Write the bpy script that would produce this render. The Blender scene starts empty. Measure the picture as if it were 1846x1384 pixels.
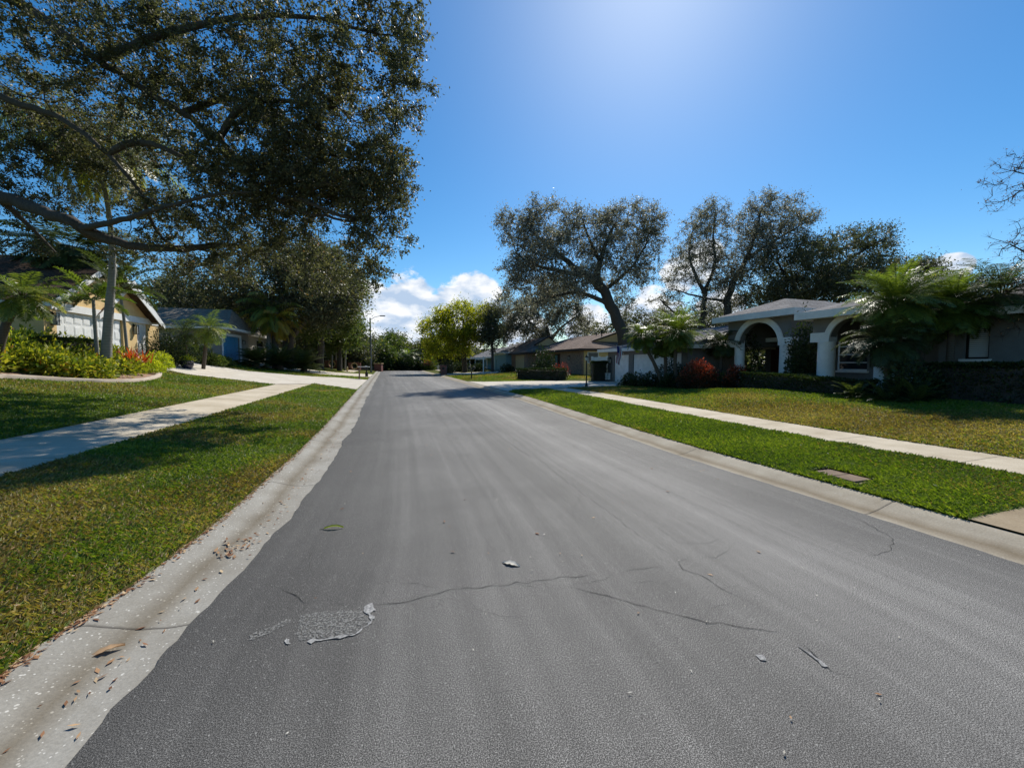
import bpy, math, random
import numpy as np
from mathutils import Vector
random.seed(7)
rng = np.random.default_rng(11)
C = bpy.context.scene.collection
R = math.radians
EYE, FOC, HOR = 1.7, 720.0, 654.0
TH = math.atan((692 - HOR) / FOC)
# ------------------------------------------------------------ measuring: camera rays and the street frame (s across, t along)
def ray(px, py):
    u, v = (px - 923) / FOC, (692 - py) / FOC
    d = np.array([u, math.cos(TH) + v * math.sin(TH), -math.sin(TH) + v * math.cos(TH)])
    return d / d[1]
def at(px, py, Y):
    d = ray(px, py)
    return np.array([d[0] * Y, Y, EYE + d[2] * Y])
N_, D_ = np.array([.955, .296]), np.array([-.296, .955])
def P(s, t, z=0.0):
    return np.array([.955 * (s + 1.94) - .296 * t, .296 * (s + 1.94) + .955 * t, z])
def ST(X, Y):
    return .955 * X + .296 * Y - 1.94, -.296 * X + .955 * Y
def shL(t): return np.interp(t, [0, 2.85, 3.6, 4.8, 7.8, 11.5, 25.5, 70, 100], [-.3, -.23, -.08, .03, .12, .12, -.08, -.4, -.5])
def shR(t): return np.interp(t, [0, 3, 6, 8, 13.6, 17.7, 22, 45, 80, 100], [.08, .03, .0, .1, .48, .75, .8, 1.1, 1.4, 1.4])
def sh(g, t):
    w = np.clip((np.asarray(g, float) + 3.65) / 7.3, 0, 1)
    return shL(t) * (1 - w) + shR(t) * w
def zr(t): return np.interp(t, [8, 13, 17, 22, 28, 36, 100], [.62, .56, .32, .22, .26, .42, .5])
def H(g, t):
    g = np.asarray(g, float)
    l = np.interp(-g, [0, 3.4, 3.65, 6.6, 8.3, 13, 16, 17], [-.06, -.06, .08, .27, .4, 1.0, 1.7, 2.0])
    r1 = np.interp(g, [0, 3.4, 3.65, 6.25, 7.65], [-.06, -.06, .08, .14, .17])
    r = np.where(g > 7.65, .17 + (zr(t) - .17) * np.clip((g - 7.65) / 4.85, 0, 1), r1)
    return np.where(g < 0, l, r)
def W(g, t, dz=0.0):                      # curved street coordinates -> world
    s = g + float(sh(g, t))
    return P(s, t, float(H(g, t)) + dz)
def gam(X, Y):
    s, t = ST(X, Y); g = s
    for _ in range(4): g = s - float(sh(g, t))
    return g, t
def ground(X, Y):
    g, t = gam(X, Y)
    return max(float(H(g, t)), 0.0) if abs(g) < 3.65 else float(H(g, t))
def G(px, py):                            # pixel -> street coordinates on the terrain
    d = ray(px, py); Y = 2.0; last = None
    while Y < 150:
        z = EYE + d[2] * Y
        if z <= ground(d[0] * Y, Y): break
        Y += .04
    return gam(d[0] * Y, Y)
def GP(px, py):
    g, t = G(px, py); p = W(g, t); p[2] = ground(p[0], p[1]); return p
def onS(px, py, s):                       # pixel -> (t, z) on the vertical plane at s
    d = ray(px, py)
    Y = (s + 1.94) / (.955 * d[0] + .296)
    return -.296 * d[0] * Y + .955 * Y, EYE + d[2] * Y
def at_s(px, s):
    d = ray(px, 654); Y = (s + 1.94) / (.955 * d[0] + .296)
    X = d[0] * Y
    return np.array([X, Y, ground(X, Y)])
def base(px, Y):
    X = (px - 923) / FOC * Y
    return np.array([X, Y, ground(X, Y)])
# ------------------------------------------------------------ objects
def thing(name, label, cat, loc=(0, 0, 0), group=None):
    o = bpy.data.objects.new(name, None); C.objects.link(o)
    o.location = tuple(map(float, loc)); o.empty_display_size = .2
    return tag(o, label, cat, group)
def tag(o, label=None, cat=None, group=None, kind=None):
    if label: o['label'] = label
    if cat: o['category'] = cat
    if group: o['group'] = group
    if kind: o['kind'] = kind
    return o
def rootloc(p):
    v = np.zeros(3)
    while p is not None:
        v += np.array(p.location); p = p.parent
    return v
def autouv(me):
    uv = me.uv_layers.new(name='UVMap')
    n = len(me.loops); co = np.empty(len(me.vertices) * 3); me.vertices.foreach_get('co', co); co = co.reshape(-1, 3)
    vi = np.empty(n, int); me.loops.foreach_get('vertex_index', vi)
    nf = len(me.polygons); no = np.empty(nf * 3); me.polygons.foreach_get('normal', no); no = no.reshape(-1, 3)
    tot = np.empty(nf, int); me.polygons.foreach_get('loop_total', tot)
    fi = np.repeat(np.arange(nf), tot)
    u = np.stack([-no[:, 1], no[:, 0], np.zeros(nf)], 1); l = np.linalg.norm(u, axis=1)
    u[l < .02] = (1, 0, 0); u /= np.linalg.norm(u, axis=1)[:, None]
    v = np.cross(no, u)
    c = co[vi]
    out = np.stack([(c * u[fi]).sum(1), (c * v[fi]).sum(1)], 1)
    uv.data.foreach_set('uv', out.ravel())
def mesh_np(name, V, F, mat, parent=None, rnd=None, smooth=False, uv=None, auto=False, dry=None):
    V = np.asarray(V, float)
    me = bpy.data.meshes.new(name)
    if isinstance(F, np.ndarray):
        k = F.shape[1]; nf = len(F)
        me.vertices.add(len(V)); me.loops.add(nf * k); me.polygons.add(nf)
        V = V - rootloc(parent)
        me.vertices.foreach_set('co', V.astype(np.float32).ravel())
        me.loops.foreach_set('vertex_index', F.astype(np.int32).ravel())
        me.polygons.foreach_set('loop_start', np.arange(0, nf * k, k, dtype=np.int32))
        me.polygons.foreach_set('loop_total', np.full(nf, k, dtype=np.int32))
        me.update(calc_edges=True)
    else:
        V = V - rootloc(parent)
        me.from_pydata([tuple(v) for v in V], [], F); me.update()
    if smooth: me.polygons.foreach_set('use_smooth', [True] * len(me.polygons))
    if rnd is not None:
        a = me.attributes.new('rnd', 'FLOAT', 'POINT'); a.data.foreach_set('value', np.asarray(rnd, np.float32))
    if dry is not None:
        a = me.attributes.new('dry', 'FLOAT', 'POINT'); a.data.foreach_set('value', np.asarray(dry, np.float32))
    if uv is not None:
        l = me.uv_layers.new(name='UVMap'); vi = np.empty(len(me.loops), int); me.loops.foreach_get('vertex_index', vi)
        l.data.foreach_set('uv', np.asarray(uv, float)[vi].ravel())
    elif auto: autouv(me)
    mats = mat if isinstance(mat, list) else [mat]
    for m in mats: me.materials.append(m)
    o = bpy.data.objects.new(name, me); C.objects.link(o)
    if parent is not None: o.parent = parent
    return o
class MB:                                 # mesh collector; coordinates are world unless st=True (street frame)
    def __init__(s, st=True): s.v = []; s.f = []; s.st = st
    def add(s, vs, fs):
        o = len(s.v)
        s.v += [P(*v) if s.st else np.array(v, float) for v in vs]
        s.f += [tuple(i + o for i in f) for f in fs]; return s
    def box(s, a0, a1, b0, b1, c0, c1):
        a0, a1 = sorted((a0, a1)); b0, b1 = sorted((b0, b1)); c0, c1 = sorted((c0, c1))
        return s.add([(a0, b0, c0), (a1, b0, c0), (a1, b1, c0), (a0, b1, c0), (a0, b0, c1), (a1, b0, c1), (a1, b1, c1), (a0, b1, c1)],
                     [(0, 3, 2, 1), (4, 5, 6, 7), (0, 1, 5, 4), (1, 2, 6, 5), (2, 3, 7, 6), (3, 0, 4, 7)])
    def slab(s, pts, th):                 # a planar polygon given thickness downwards
        n = len(pts); vs = [tuple(p) for p in pts] + [(p[0], p[1], p[2] - th) for p in pts]
        return s.add(vs, [tuple(range(n)), tuple(range(2 * n - 1, n - 1, -1))] + [(i, i + n, (i + 1) % n + n, (i + 1) % n) for i in range(n)])
    def prism(s, poly, a0, a1, axis='s'): # polygon in (t,z) pulled from s=a0 to a1, or in (s,z) from t=a0 to a1
        n = len(poly)
        mk = (lambda a, p: (a, p[0], p[1])) if axis == 's' else (lambda a, p: (p[0], a, p[1]))
        vs = [mk(a0, p) for p in poly] + [mk(a1, p) for p in poly]
        return s.add(vs, [tuple(range(n)), tuple(range(2 * n - 1, n - 1, -1))] + [(i, i + n, (i + 1) % n + n, (i + 1) % n) for i in range(n)])
    def lathe(s, c, prof, n=16):
        vs = []; fs = []
        for (r, z) in prof:
            for k in range(n):
                a = 2 * math.pi * k / n; vs.append((c[0] + r * math.cos(a), c[1] + r * math.sin(a), c[2] + z))
        for i in range(len(prof) - 1):
            for k in range(n):
                fs.append((i * n + k, i * n + (k + 1) % n, (i + 1) * n + (k + 1) % n, (i + 1) * n + k))
        fs.append(tuple(range(n - 1, -1, -1))); fs.append(tuple((len(prof) - 1) * n + k for k in range(n)))
        return s.add(vs, fs)
    def tube(s, pts, rad, n=8):
        V, F = tube_np(np.array(pts, float), np.array(rad, float) * np.ones(len(pts)), n)
        o = len(s.v); s.v += [P(*v) if s.st else v for v in V]; s.f += [tuple(int(i) + o for i in f) for f in F]; return s
    def build(s, name, mat, parent=None, smooth=False, bevel=0):
        o = mesh_np(name, np.array(s.v), s.f, mat, parent, smooth=smooth, auto=False)
        import bmesh
        bm = bmesh.new(); bm.from_mesh(o.data); bmesh.ops.recalc_face_normals(bm, faces=bm.faces); bm.to_mesh(o.data); bm.free()
        autouv(o.data)
        if bevel:
            md = o.modifiers.new('bevel', 'BEVEL'); md.width = bevel; md.segments = 2; md.limit_method = 'ANGLE'
        return o
def tube_np(p, r, n=6):
    m = len(p); t = np.gradient(p, axis=0); t /= np.linalg.norm(t, axis=1)[:, None] + 1e-9
    ref = np.where(np.abs(t[:, 2:3]) > .9, np.array([[1., 0, 0]]), np.array([[0, 0, 1.]]))
    a = np.cross(t, ref); a /= np.linalg.norm(a, axis=1)[:, None] + 1e-9; b = np.cross(t, a)
    for i in range(1, m):
        if (a[i] * a[i - 1]).sum() < 0: a[i] *= -1; b[i] *= -1
    th = np.arange(n) * 2 * math.pi / n
    V = p[:, None] + r[:, None, None] * (a[:, None] * np.cos(th)[None, :, None] + b[:, None] * np.sin(th)[None, :, None])
    i = np.arange(m - 1)[:, None] * n; k = np.arange(n)[None]
    F = np.stack([i + k, i + (k + 1) % n, i + n + (k + 1) % n, i + n + k], -1).reshape(-1, 4)
    return V.reshape(-1, 3), F
def hsh(ix, iy, seed):
    h = (ix.astype(np.int64) * 374761393 + iy.astype(np.int64) * 668265263 + seed * 1442695041) & 0xffffffff
    h = ((h ^ (h >> 13)) * 1274126177) & 0xffffffff
    return ((h ^ (h >> 16)) & 0xffff) / 65535.0
def vnoise(x, y, sc, seed=0):
    x = np.asarray(x, float) / sc; y = np.asarray(y, float) / sc
    ix = np.floor(x); iy = np.floor(y); fx = x - ix; fy = y - iy; fx = fx * fx * (3 - 2 * fx); fy = fy * fy * (3 - 2 * fy)
    a = hsh(ix, iy, seed); b = hsh(ix + 1, iy, seed); c = hsh(ix, iy + 1, seed); d = hsh(ix + 1, iy + 1, seed)
    return (a * (1 - fx) + b * fx) * (1 - fy) + (c * (1 - fx) + d * fx) * fy
# ------------------------------------------------------------ materials
def newmat(name):
    m = bpy.data.materials.new(name); m.use_nodes = True; nt = m.node_tree
    return m, nt, nt.nodes['Principled BSDF'], nt.nodes['Material Output']
def nd(nt, typ, ins=None, **kw):
    n = nt.nodes.new(typ)
    for k, v in kw.items(): setattr(n, k, v)
    for k, v in (ins or {}).items():
        if isinstance(v, bpy.types.NodeSocket): nt.links.new(v, n.inputs[k])
        else: n.inputs[k].default_value = v
    return n
def ramp(nt, fac, stops):
    r = nd(nt, 'ShaderNodeValToRGB', {'Fac': fac}); e = r.color_ramp.elements
    while len(e) < len(stops): e.new(.5)
    for i, (p, c) in enumerate(stops):
        e[i].position = p; e[i].color = (*c, 1) if len(c) == 3 else c
    return r
def mixc(nt, f, a, b, mode='MIX'):
    n = nd(nt, 'ShaderNodeMix', data_type='RGBA', blend_type=mode)
    for i, v in ((0, f), (6, a), (7, b)):
        if isinstance(v, bpy.types.NodeSocket): nt.links.new(v, n.inputs[i])
        else: n.inputs[i].default_value = (*v, 1) if isinstance(v, tuple) and len(v) == 3 else v
    return n.outputs[2]
def g3(v): return (v, v, v)
def simple(name, c, c2=None, scale=6, rough=.75, bump=.15, bscale=60, coord='Object', spec=.4, metal=0):
    m, nt, b, out = newmat(name)
    co = nd(nt, 'ShaderNodeTexCoord').outputs[coord]
    n1 = nd(nt, 'ShaderNodeTexNoise', {'Vector': co, 'Scale': scale, 'Detail': 6, 'Roughness': .6})
    c2 = c2 or tuple(x * .8 for x in c)
    r = ramp(nt, n1.outputs['Fac'], [(.32, c2), (.68, c)])
    nt.links.new(r.outputs[0], b.inputs['Base Color'])
    b.inputs['Roughness'].default_value = rough; b.inputs['Metallic'].default_value = metal
    b.inputs['Specular IOR Level'].default_value = spec
    if bump:
        n2 = nd(nt, 'ShaderNodeTexNoise', {'Vector': co, 'Scale': bscale, 'Detail': 3})
        bp = nd(nt, 'ShaderNodeBump', {'Height': n2.outputs['Fac'], 'Strength': bump, 'Distance': .02})
        nt.links.new(bp.outputs[0], b.inputs['Normal'])
    return m
def leafmat(name, stops, tr=.35, rough=.42, spec=.5, trc=None):
    m, nt, b, out = newmat(name)
    a = nd(nt, 'ShaderNodeAttribute', attribute_name='rnd')
    r = ramp(nt, a.outputs['Fac'], stops)
    nt.links.new(r.outputs[0], b.inputs['Base Color'])
    b.inputs['Roughness'].default_value = rough; b.inputs['Specular IOR Level'].default_value = spec
    t = nd(nt, 'ShaderNodeBsdfTranslucent')
    tc = mixc(nt, 1.0, r.outputs[0], trc or (1.5, 1.6, .7), 'MULTIPLY'); nt.links.new(tc, t.inputs[0])
    mx = nd(nt, 'ShaderNodeMixShader', {0: tr}); nt.links.new(b.outputs[0], mx.inputs[1]); nt.links.new(t.outputs[0], mx.inputs[2])
    nt.links.new(mx.outputs[0], out.inputs[0])
    return m
M = {}
def bark(name, c1, c2, sc=1.0):
    m, nt, b, out = newmat(name)
    co = nd(nt, 'ShaderNodeTexCoord').outputs['Object']
    mp = nd(nt, 'ShaderNodeMapping', {'Vector': co, 'Scale': (14 * sc, 14 * sc, 3 * sc)})
    n1 = nd(nt, 'ShaderNodeTexNoise', {'Vector': mp.outputs[0], 'Scale': 1.5, 'Detail': 8, 'Roughness': .7})
    n2 = nd(nt, 'ShaderNodeTexNoise', {'Vector': co, 'Scale': 1.3, 'Detail': 3})
    r = ramp(nt, n1.outputs[0], [(.35, c1), (.65, c2)])
    c = mixc(nt, n2.outputs[0], r.outputs[0], tuple(x * .55 for x in c2))
    nt.links.new(c, b.inputs['Base Color']); b.inputs['Roughness'].default_value = .9
    bp = nd(nt, 'ShaderNodeBump', {'Height': n1.outputs[0], 'Strength': .7, 'Distance': .03}); nt.links.new(bp.outputs[0], b.inputs['Normal'])
    return m
M['bark'] = bark('oak_bark', (.03, .024, .02), (.11, .09, .07))
M['barkd'] = bark('dark_bark', (.03, .025, .02), (.09, .075, .06))
M['barkl'] = bark('lichen_bark', (.16, .15, .13), (.45, .44, .4), .6)
def ringbark(name, c1, c2, sc):
    m, nt, b, out = newmat(name)
    co = nd(nt, 'ShaderNodeTexCoord').outputs['Object']
    w = nd(nt, 'ShaderNodeTexWave', {'Vector': co, 'Scale': sc, 'Distortion': 2.0, 'Detail': 3, 'Detail Scale': 3}, bands_direction='Z')
    n = nd(nt, 'ShaderNodeTexNoise', {'Vector': co, 'Scale': 9, 'Detail': 6})
    r = ramp(nt, w.outputs[0], [(.0, c1), (.5, c2)]); c = mixc(nt, n.outputs[0], r.outputs[0], tuple(x * .5 for x in c2))
    nt.links.new(c, b.inputs['Base Color']); b.inputs['Roughness'].default_value = .85
    bp = nd(nt, 'ShaderNodeBump', {'Height': w.outputs[0], 'Strength': .15, 'Distance': .01}); nt.links.new(bp.outputs[0], b.inputs['Normal'])
    return m
M['palmgrey'] = ringbark('ringed_grey_trunk', (.25, .23, .19), (.32, .3, .26), 2.6)
M['palmbrown'] = ringbark('rough_brown_trunk', (.05, .035, .025), (.13, .1, .07), 6)
M['oakleaf'] = leafmat('oak_leaves', [(0, (.04, .043, .022)), (.45, (.078, .082, .042)), (.78, (.15, .145, .08)), (.92, (.26, .2, .08)), (1, (.28, .14, .06))], .42, .5, .35, (1.55, 1.6, .9))
M['oakgrey'] = leafmat('silvery_oak_leaves', [(0, (.1, .1, .075)), (.5, (.18, .18, .14)), (.85, (.28, .27, .21)), (1, (.24, .16, .1))], .45, .5, .35, (1.6, 1.6, 1.25))
M['oakfar'] = leafmat('dark_oak_leaves', [(0, (.045, .05, .028)), (.5, (.085, .09, .05)), (.85, (.14, .135, .08)), (1, (.15, .1, .06))], .38, .5, .35)
M['yellowleaf'] = leafmat('yellow_green_leaves', [(0, (.12, .14, .015)), (.5, (.3, .3, .02)), (.85, (.45, .4, .03)), (1, (.4, .2, .03))], .55, .6, .3)
M['midleaf'] = leafmat('mid_green_leaves', [(0, (.04, .07, .015)), (.5, (.09, .12, .03)), (.85, (.16, .17, .05)), (1, (.25, .19, .05))], .4, .55, .3)
M['palmleaf'] = leafmat('palm_fronds', [(0, (.055, .085, .018)), (.6, (.13, .18, .03)), (.92, (.24, .27, .05)), (1, (.3, .24, .05))], .4, .42, .45)
M['palmdark'] = leafmat('dark_palm_fronds', [(0, (.035, .05, .018)), (.6, (.075, .1, .03)), (1, (.1, .12, .03))], .3, .45, .4)
M['palmyellow'] = leafmat('yellowing_fronds', [(0, (.2, .2, .02)), (.6, (.35, .32, .03)), (1, (.4, .25, .05))], .45, .4, .5)
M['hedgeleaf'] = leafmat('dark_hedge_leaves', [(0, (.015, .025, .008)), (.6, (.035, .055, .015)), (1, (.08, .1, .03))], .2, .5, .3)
M['bedleaf'] = leafmat('variegated_bed_leaves', [(0, (.05, .09, .015)), (.3, (.12, .17, .02)), (.5, (.3, .3, .03)), (.8, (.5, .43, .05)), (1, (.55, .22, .04))], .35, .55, .3)
M['limeleaf'] = leafmat('lime_yellow_leaves', [(0, (.15, .22, .02)), (.5, (.42, .45, .03)), (1, (.6, .5, .06))], .4, .45, .5)
M['redleaf'] = leafmat('red_croton_leaves', [(0, (.03, .035, .015)), (.35, (.1, .05, .02)), (.68, (.36, .07, .03)), (1, (.62, .24, .11))], .35, .35, .5, (1.5, .8, .7))
M['orangeleaf'] = leafmat('orange_red_bromeliad_leaves', [(0, (.25, .05, .02)), (.6, (.5, .1, .03)), (1, (.5, .25, .05))], .4, .4, .5, (1.5, 1, .7))
M['grass'] = None
M['white'] = simple('white_painted_wood', (.78, .78, .77), (.66, .66, .64), 3, .5, .05)
M['offwhite'] = simple('off_white_trim', (.76, .74, .69), (.66, .64, .6), 3, .6, .08)
M['cream'] = simple('cream_stucco', (.7, .5, .24), (.6, .42, .19), 3, .85, .3, 90)
M['paleyellow'] = simple('pale_yellow_stucco', (.75, .52, .22), (.66, .45, .19), 3, .85, .3, 90)
M['greystucco'] = simple('blue_grey_stucco', (.18, .175, .165), (.145, .14, .132), 3, .9, .3, 90)
M['greige'] = simple('grey_beige_stucco', (.32, .3, .26), (.26, .25, .22), 3, .9, .3, 90)
M['trimgrey'] = simple('pale_grey_trim', (.74, .73, .69), (.64, .63, .6), 3, .6, .1)
M['blue'] = simple('blue_door_paint', (.05, .3, .5), (.04, .24, .42), 3, .35, .03)
M['blueg'] = simple('pale_blue_siding', (.2, .34, .38), (.17, .29, .33), 3, .7, .1)
M['tan'] = simple('tan_paint', (.62, .44, .22), (.52, .36, .18), 3, .6, .1)
M['darkbrown'] = simple('dark_brown_fascia', (.05, .03, .022), (.035, .022, .017), 5, .6, .1)
M['black'] = simple('black_metal', (.015, .015, .016), (.01, .01, .011), 8, .4, .02, metal=.3)
M['greymetal'] = simple('galvanised_metal', (.22, .22, .22), (.16, .16, .16), 8, .5, .05, metal=.6)
M['wood'] = simple('weathered_wood', (.16, .11, .07), (.09, .06, .04), 14, .85, .3)
M['navy'] = simple('navy_glazed_pot', (.012, .014, .05), (.01, .01, .03), 5, .15, .0, spec=.7)
M['hydrant'] = simple('pale_yellow_hydrant_paint', (.6, .48, .25), (.5, .36, .15), 9, .5, .1)
M['soil'] = simple('potting_soil', (.05, .035, .025), None, 20, .95, .5)
M['maroon'] = simple('maroon_post_paint', (.09, .02, .02), None, 5, .5, .05)
M['glass'] = None
def shingle(name, c1, c2):
    m, nt, b, out = newmat(name)
    co = nd(nt, 'ShaderNodeTexCoord').outputs['UV']
    br = nd(nt, 'ShaderNodeTexBrick', {'Vector': co, 'Color1': (*c1, 1), 'Color2': (*c2, 1), 'Mortar': (*[x * .35 for x in c1], 1), 'Scale': 1.0, 'Mortar Size': .008, 'Brick Width': .3, 'Row Height': .14, 'Bias': .0})
    n = nd(nt, 'ShaderNodeTexNoise', {'Vector': co, 'Scale': .7, 'Detail': 6, 'Roughness': .65})
    n2 = nd(nt, 'ShaderNodeTexNoise', {'Vector': co, 'Scale': 40, 'Detail': 3})
    f = ramp(nt, n.outputs[0], [(.3, g3(.65)), (.7, g3(1.25))]); f2 = ramp(nt, n2.outputs[0], [(.3, g3(.75)), (.7, g3(1.2))])
    c = mixc(nt, 1.0, br.outputs[0], f.outputs[0], 'MULTIPLY'); c = mixc(nt, 1.0, c, f2.outputs[0], 'MULTIPLY')
    nt.links.new(c, b.inputs['Base Color']); b.inputs['Roughness'].default_value = .95; b.inputs['Specular IOR Level'].default_value = .1
    bp = nd(nt, 'ShaderNodeBump', {'Height': br.outputs['Fac'], 'Strength': .5, 'Distance': -.02}); nt.links.new(bp.outputs[0], b.inputs['Normal'])
    return m
M['shingleg'] = shingle('grey_shingles', (.15, .145, .145), (.22, .21, .21))
M['shingleb'] = shingle('brown_shingles', (.15, .11, .09), (.22, .165, .135))
M['shingled'] = shingle('dark_brown_shingles', (.07, .045, .032), (.1, .065, .047))
M['shinglew'] = shingle('warm_grey_shingles', (.2, .17, .135), (.26, .225, .18))
def brickmat(name, c1, c2, mo, w=.22, h=.075):
    m, nt, b, out = newmat(name)
    co = nd(nt, 'ShaderNodeTexCoord').outputs['UV']
    br = nd(nt, 'ShaderNodeTexBrick', {'Vector': co, 'Color1': (*c1, 1), 'Color2': (*c2, 1), 'Mortar': (*mo, 1), 'Scale': 1.0, 'Mortar Size': .006, 'Brick Width': w, 'Row Height': h})
    n = nd(nt, 'ShaderNodeTexNoise', {'Vector': co, 'Scale': 5, 'Detail': 5})
    f = ramp(nt, n.outputs[0], [(.3, g3(.6)), (.7, g3(1.35))])
    c = mixc(nt, 1.0, br.outputs[0], f.outputs[0], 'MULTIPLY')
    nt.links.new(c, b.inputs['Base Color']); b.inputs['Roughness'].default_value = .9
    bp = nd(nt, 'ShaderNodeBump', {'Height': br.outputs['Fac'], 'Strength': .4, 'Distance': -.01}); nt.links.new(bp.outputs[0], b.inputs['Normal'])
    return m
M['brick'] = brickmat('mixed_brown_brick', (.36, .2, .12), (.19, .115, .08), (.32, .28, .23))
M['redbrick'] = brickmat('red_brick', (.26, .08, .05), (.17, .055, .04), (.2, .17, .15))
m, nt, b, out = newmat('window_glass'); b.inputs['Base Color'].default_value = (.02, .025, .03, 1); b.inputs['Roughness'].default_value = .05; b.inputs['Specular IOR Level'].default_value = .8; M['glass'] = m
m, nt, b, out = newmat('window_blind')
w = nd(nt, 'ShaderNodeTexWave', {'Vector': nd(nt, 'ShaderNodeTexCoord').outputs['Object'], 'Scale': 5.0}, bands_direction='Z')
r = ramp(nt, w.outputs[0], [(.15, (.18, .18, .18)), (.4, (.6, .6, .58))]); nt.links.new(r.outputs[0], b.inputs['Base Color']); M['blind'] = m
m, nt, b, out = newmat('lantern_glass'); b.inputs['Base Color'].default_value = (.5, .48, .42, 1); b.inputs['Roughness'].default_value = .2; M['lantern'] = m
# ------------------------------------------------------------ ground
def grassground():
    m, nt, b, out = newmat('lawn_soil_and_thatch')
    co = nd(nt, 'ShaderNodeTexCoord').outputs['UV']
    n1 = nd(nt, 'ShaderNodeTexNoise', {'Vector': co, 'Scale': .8, 'Detail': 8, 'Roughness': .6})
    n2 = nd(nt, 'ShaderNodeTexNoise', {'Vector': co, 'Scale': 22, 'Detail': 5, 'Roughness': .7})
    r1 = ramp(nt, n1.outputs[0], [(.35, (.06, .085, .012)), (.55, (.1, .11, .022)), (.72, (.18, .13, .05))])
    f = ramp(nt, n2.outputs[0], [(.25, g3(.35)), (.75, g3(1.3))])
    c = mixc(nt, 1.0, r1.outputs[0], f.outputs[0], 'MULTIPLY')
    nt.links.new(c, b.inputs['Base Color']); b.inputs['Roughness'].default_value = 1; b.inputs['Specular IOR Level'].default_value = .05
    bp = nd(nt, 'ShaderNodeBump', {'Height': n2.outputs[0], 'Strength': .9, 'Distance': .05}); nt.links.new(bp.outputs[0], b.inputs['Normal'])
    return m
M['lawn'] = grassground()
def concrete(name, c, shells=.0, stain=1.0, joint=None, dark=(.5, .45, .38)):
    m, nt, b, out = newmat(name)
    co = nd(nt, 'ShaderNodeTexCoord').outputs['UV']
    n1 = nd(nt, 'ShaderNodeTexNoise', {'Vector': co, 'Scale': .9, 'Detail': 8, 'Roughness': .65})
    n2 = nd(nt, 'ShaderNodeTexNoise', {'Vector': co, 'Scale': 60, 'Detail': 4, 'Roughness': .7})
    f1 = ramp(nt, n1.outputs[0], [(.3, dark), (.6, g3(1.0)), (.75, g3(1.08))]); f2 = ramp(nt, n2.outputs[0], [(.3, g3(.8)), (.7, g3(1.12))])
    col = mixc(nt, stain, (1, 1, 1), f1.outputs[0]); col = mixc(nt, 1.0, (*c,), col, 'MULTIPLY'); col = mixc(nt, 1.0, col, f2.outputs[0], 'MULTIPLY')
    if shells:
        v = nd(nt, 'ShaderNodeTexVoronoi', {'Vector': co, 'Scale': 42, 'Randomness': 1.0})
        n3 = nd(nt, 'ShaderNodeTexNoise', {'Vector': co, 'Scale': 19, 'Detail': 3})
        d = nd(nt, 'ShaderNodeMath', {0: v.outputs['Distance'], 1: n3.outputs[0]}, operation='ADD')
        rs = ramp(nt, d.outputs[0], [(.6, g3(shells)), (.66, g3(0))]); col = mixc(nt, rs.outputs[0], col, (.52, .5, .45))
    if joint:
        sx = nd(nt, 'ShaderNodeSeparateXYZ', {0: co})
        dn = nd(nt, 'ShaderNodeTexNoise', {'Vector': co, 'Scale': 8, 'Detail': 3})
        j = nd(nt, 'ShaderNodeMath', {0: dn.outputs[0], 1: .02, 2: sx.outputs[1]}, operation='MULTIPLY_ADD')
        j = nd(nt, 'ShaderNodeMath', {0: j.outputs[0], 1: 1 / joint}, operation='MULTIPLY')
        j = nd(nt, 'ShaderNodeMath', {0: j.outputs[0]}, operation='FRACT')
        rj = ramp(nt, j.outputs[0], [(.0, g3(1)), (.026 / joint, g3(0))])
        col = mixc(nt, rj.outputs[0], col, (.05, .045, .04))
    nt.links.new(col, b.inputs['Base Color']); b.inputs['Roughness'].default_value = .9; b.inputs['Specular IOR Level'].default_value = .2
    bp = nd(nt, 'ShaderNodeBump', {'Height': n2.outputs[0], 'Strength': .35, 'Distance': .006}); nt.links.new(bp.outputs[0], b.inputs['Normal'])
    return m
def kerbmat(name, c, sh, valley):
    m = concrete(name, c, sh, .7, 3.05); nt = m.node_tree; b = nt.nodes['Principled BSDF']
    prev = b.inputs['Base Color'].links[0].from_socket
    co = nd(nt, 'ShaderNodeTexCoord').outputs['UV']; sx = nd(nt, 'ShaderNodeSeparateXYZ', {0: co})
    n = nd(nt, 'ShaderNodeTexNoise', {'Vector': co, 'Scale': 1.6, 'Detail': 5})
    a = nd(nt, 'ShaderNodeMath', {0: n.outputs[0], 1: .16, 2: sx.outputs[0]}, operation='MULTIPLY_ADD')
    r = ramp(nt, nd(nt, 'ShaderNodeMath', {0: a.outputs[0], 1: valley - .08 - .13}, operation='SUBTRACT').outputs[0], [(.0, g3(1)), (.13, (.62, .57, .5)), (.26, g3(1))])
    col = mixc(nt, 1.0, prev, r.outputs[0], 'MULTIPLY'); nt.links.new(col, b.inputs['Base Color'])
    return m
M['walk'] = concrete('sidewalk_concrete', (.54, .47, .36), 0, .8, 1.9, (.62, .58, .5))
M['drive'] = concrete('driveway_concrete', (.56, .51, .43), 0, .6, 3.1, (.7, .66, .6))
M['drivetan'] = concrete('tan_driveway_concrete', (.33, .26, .17), .15, .8, None)
M['kerbl'] = kerbmat('shelly_kerb_concrete', (.31, .295, .26), .95, -3.17)
M['kerbr'] = kerbmat('tan_kerb_concrete', (.38, .335, .26), .3, 3.45)
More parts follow.
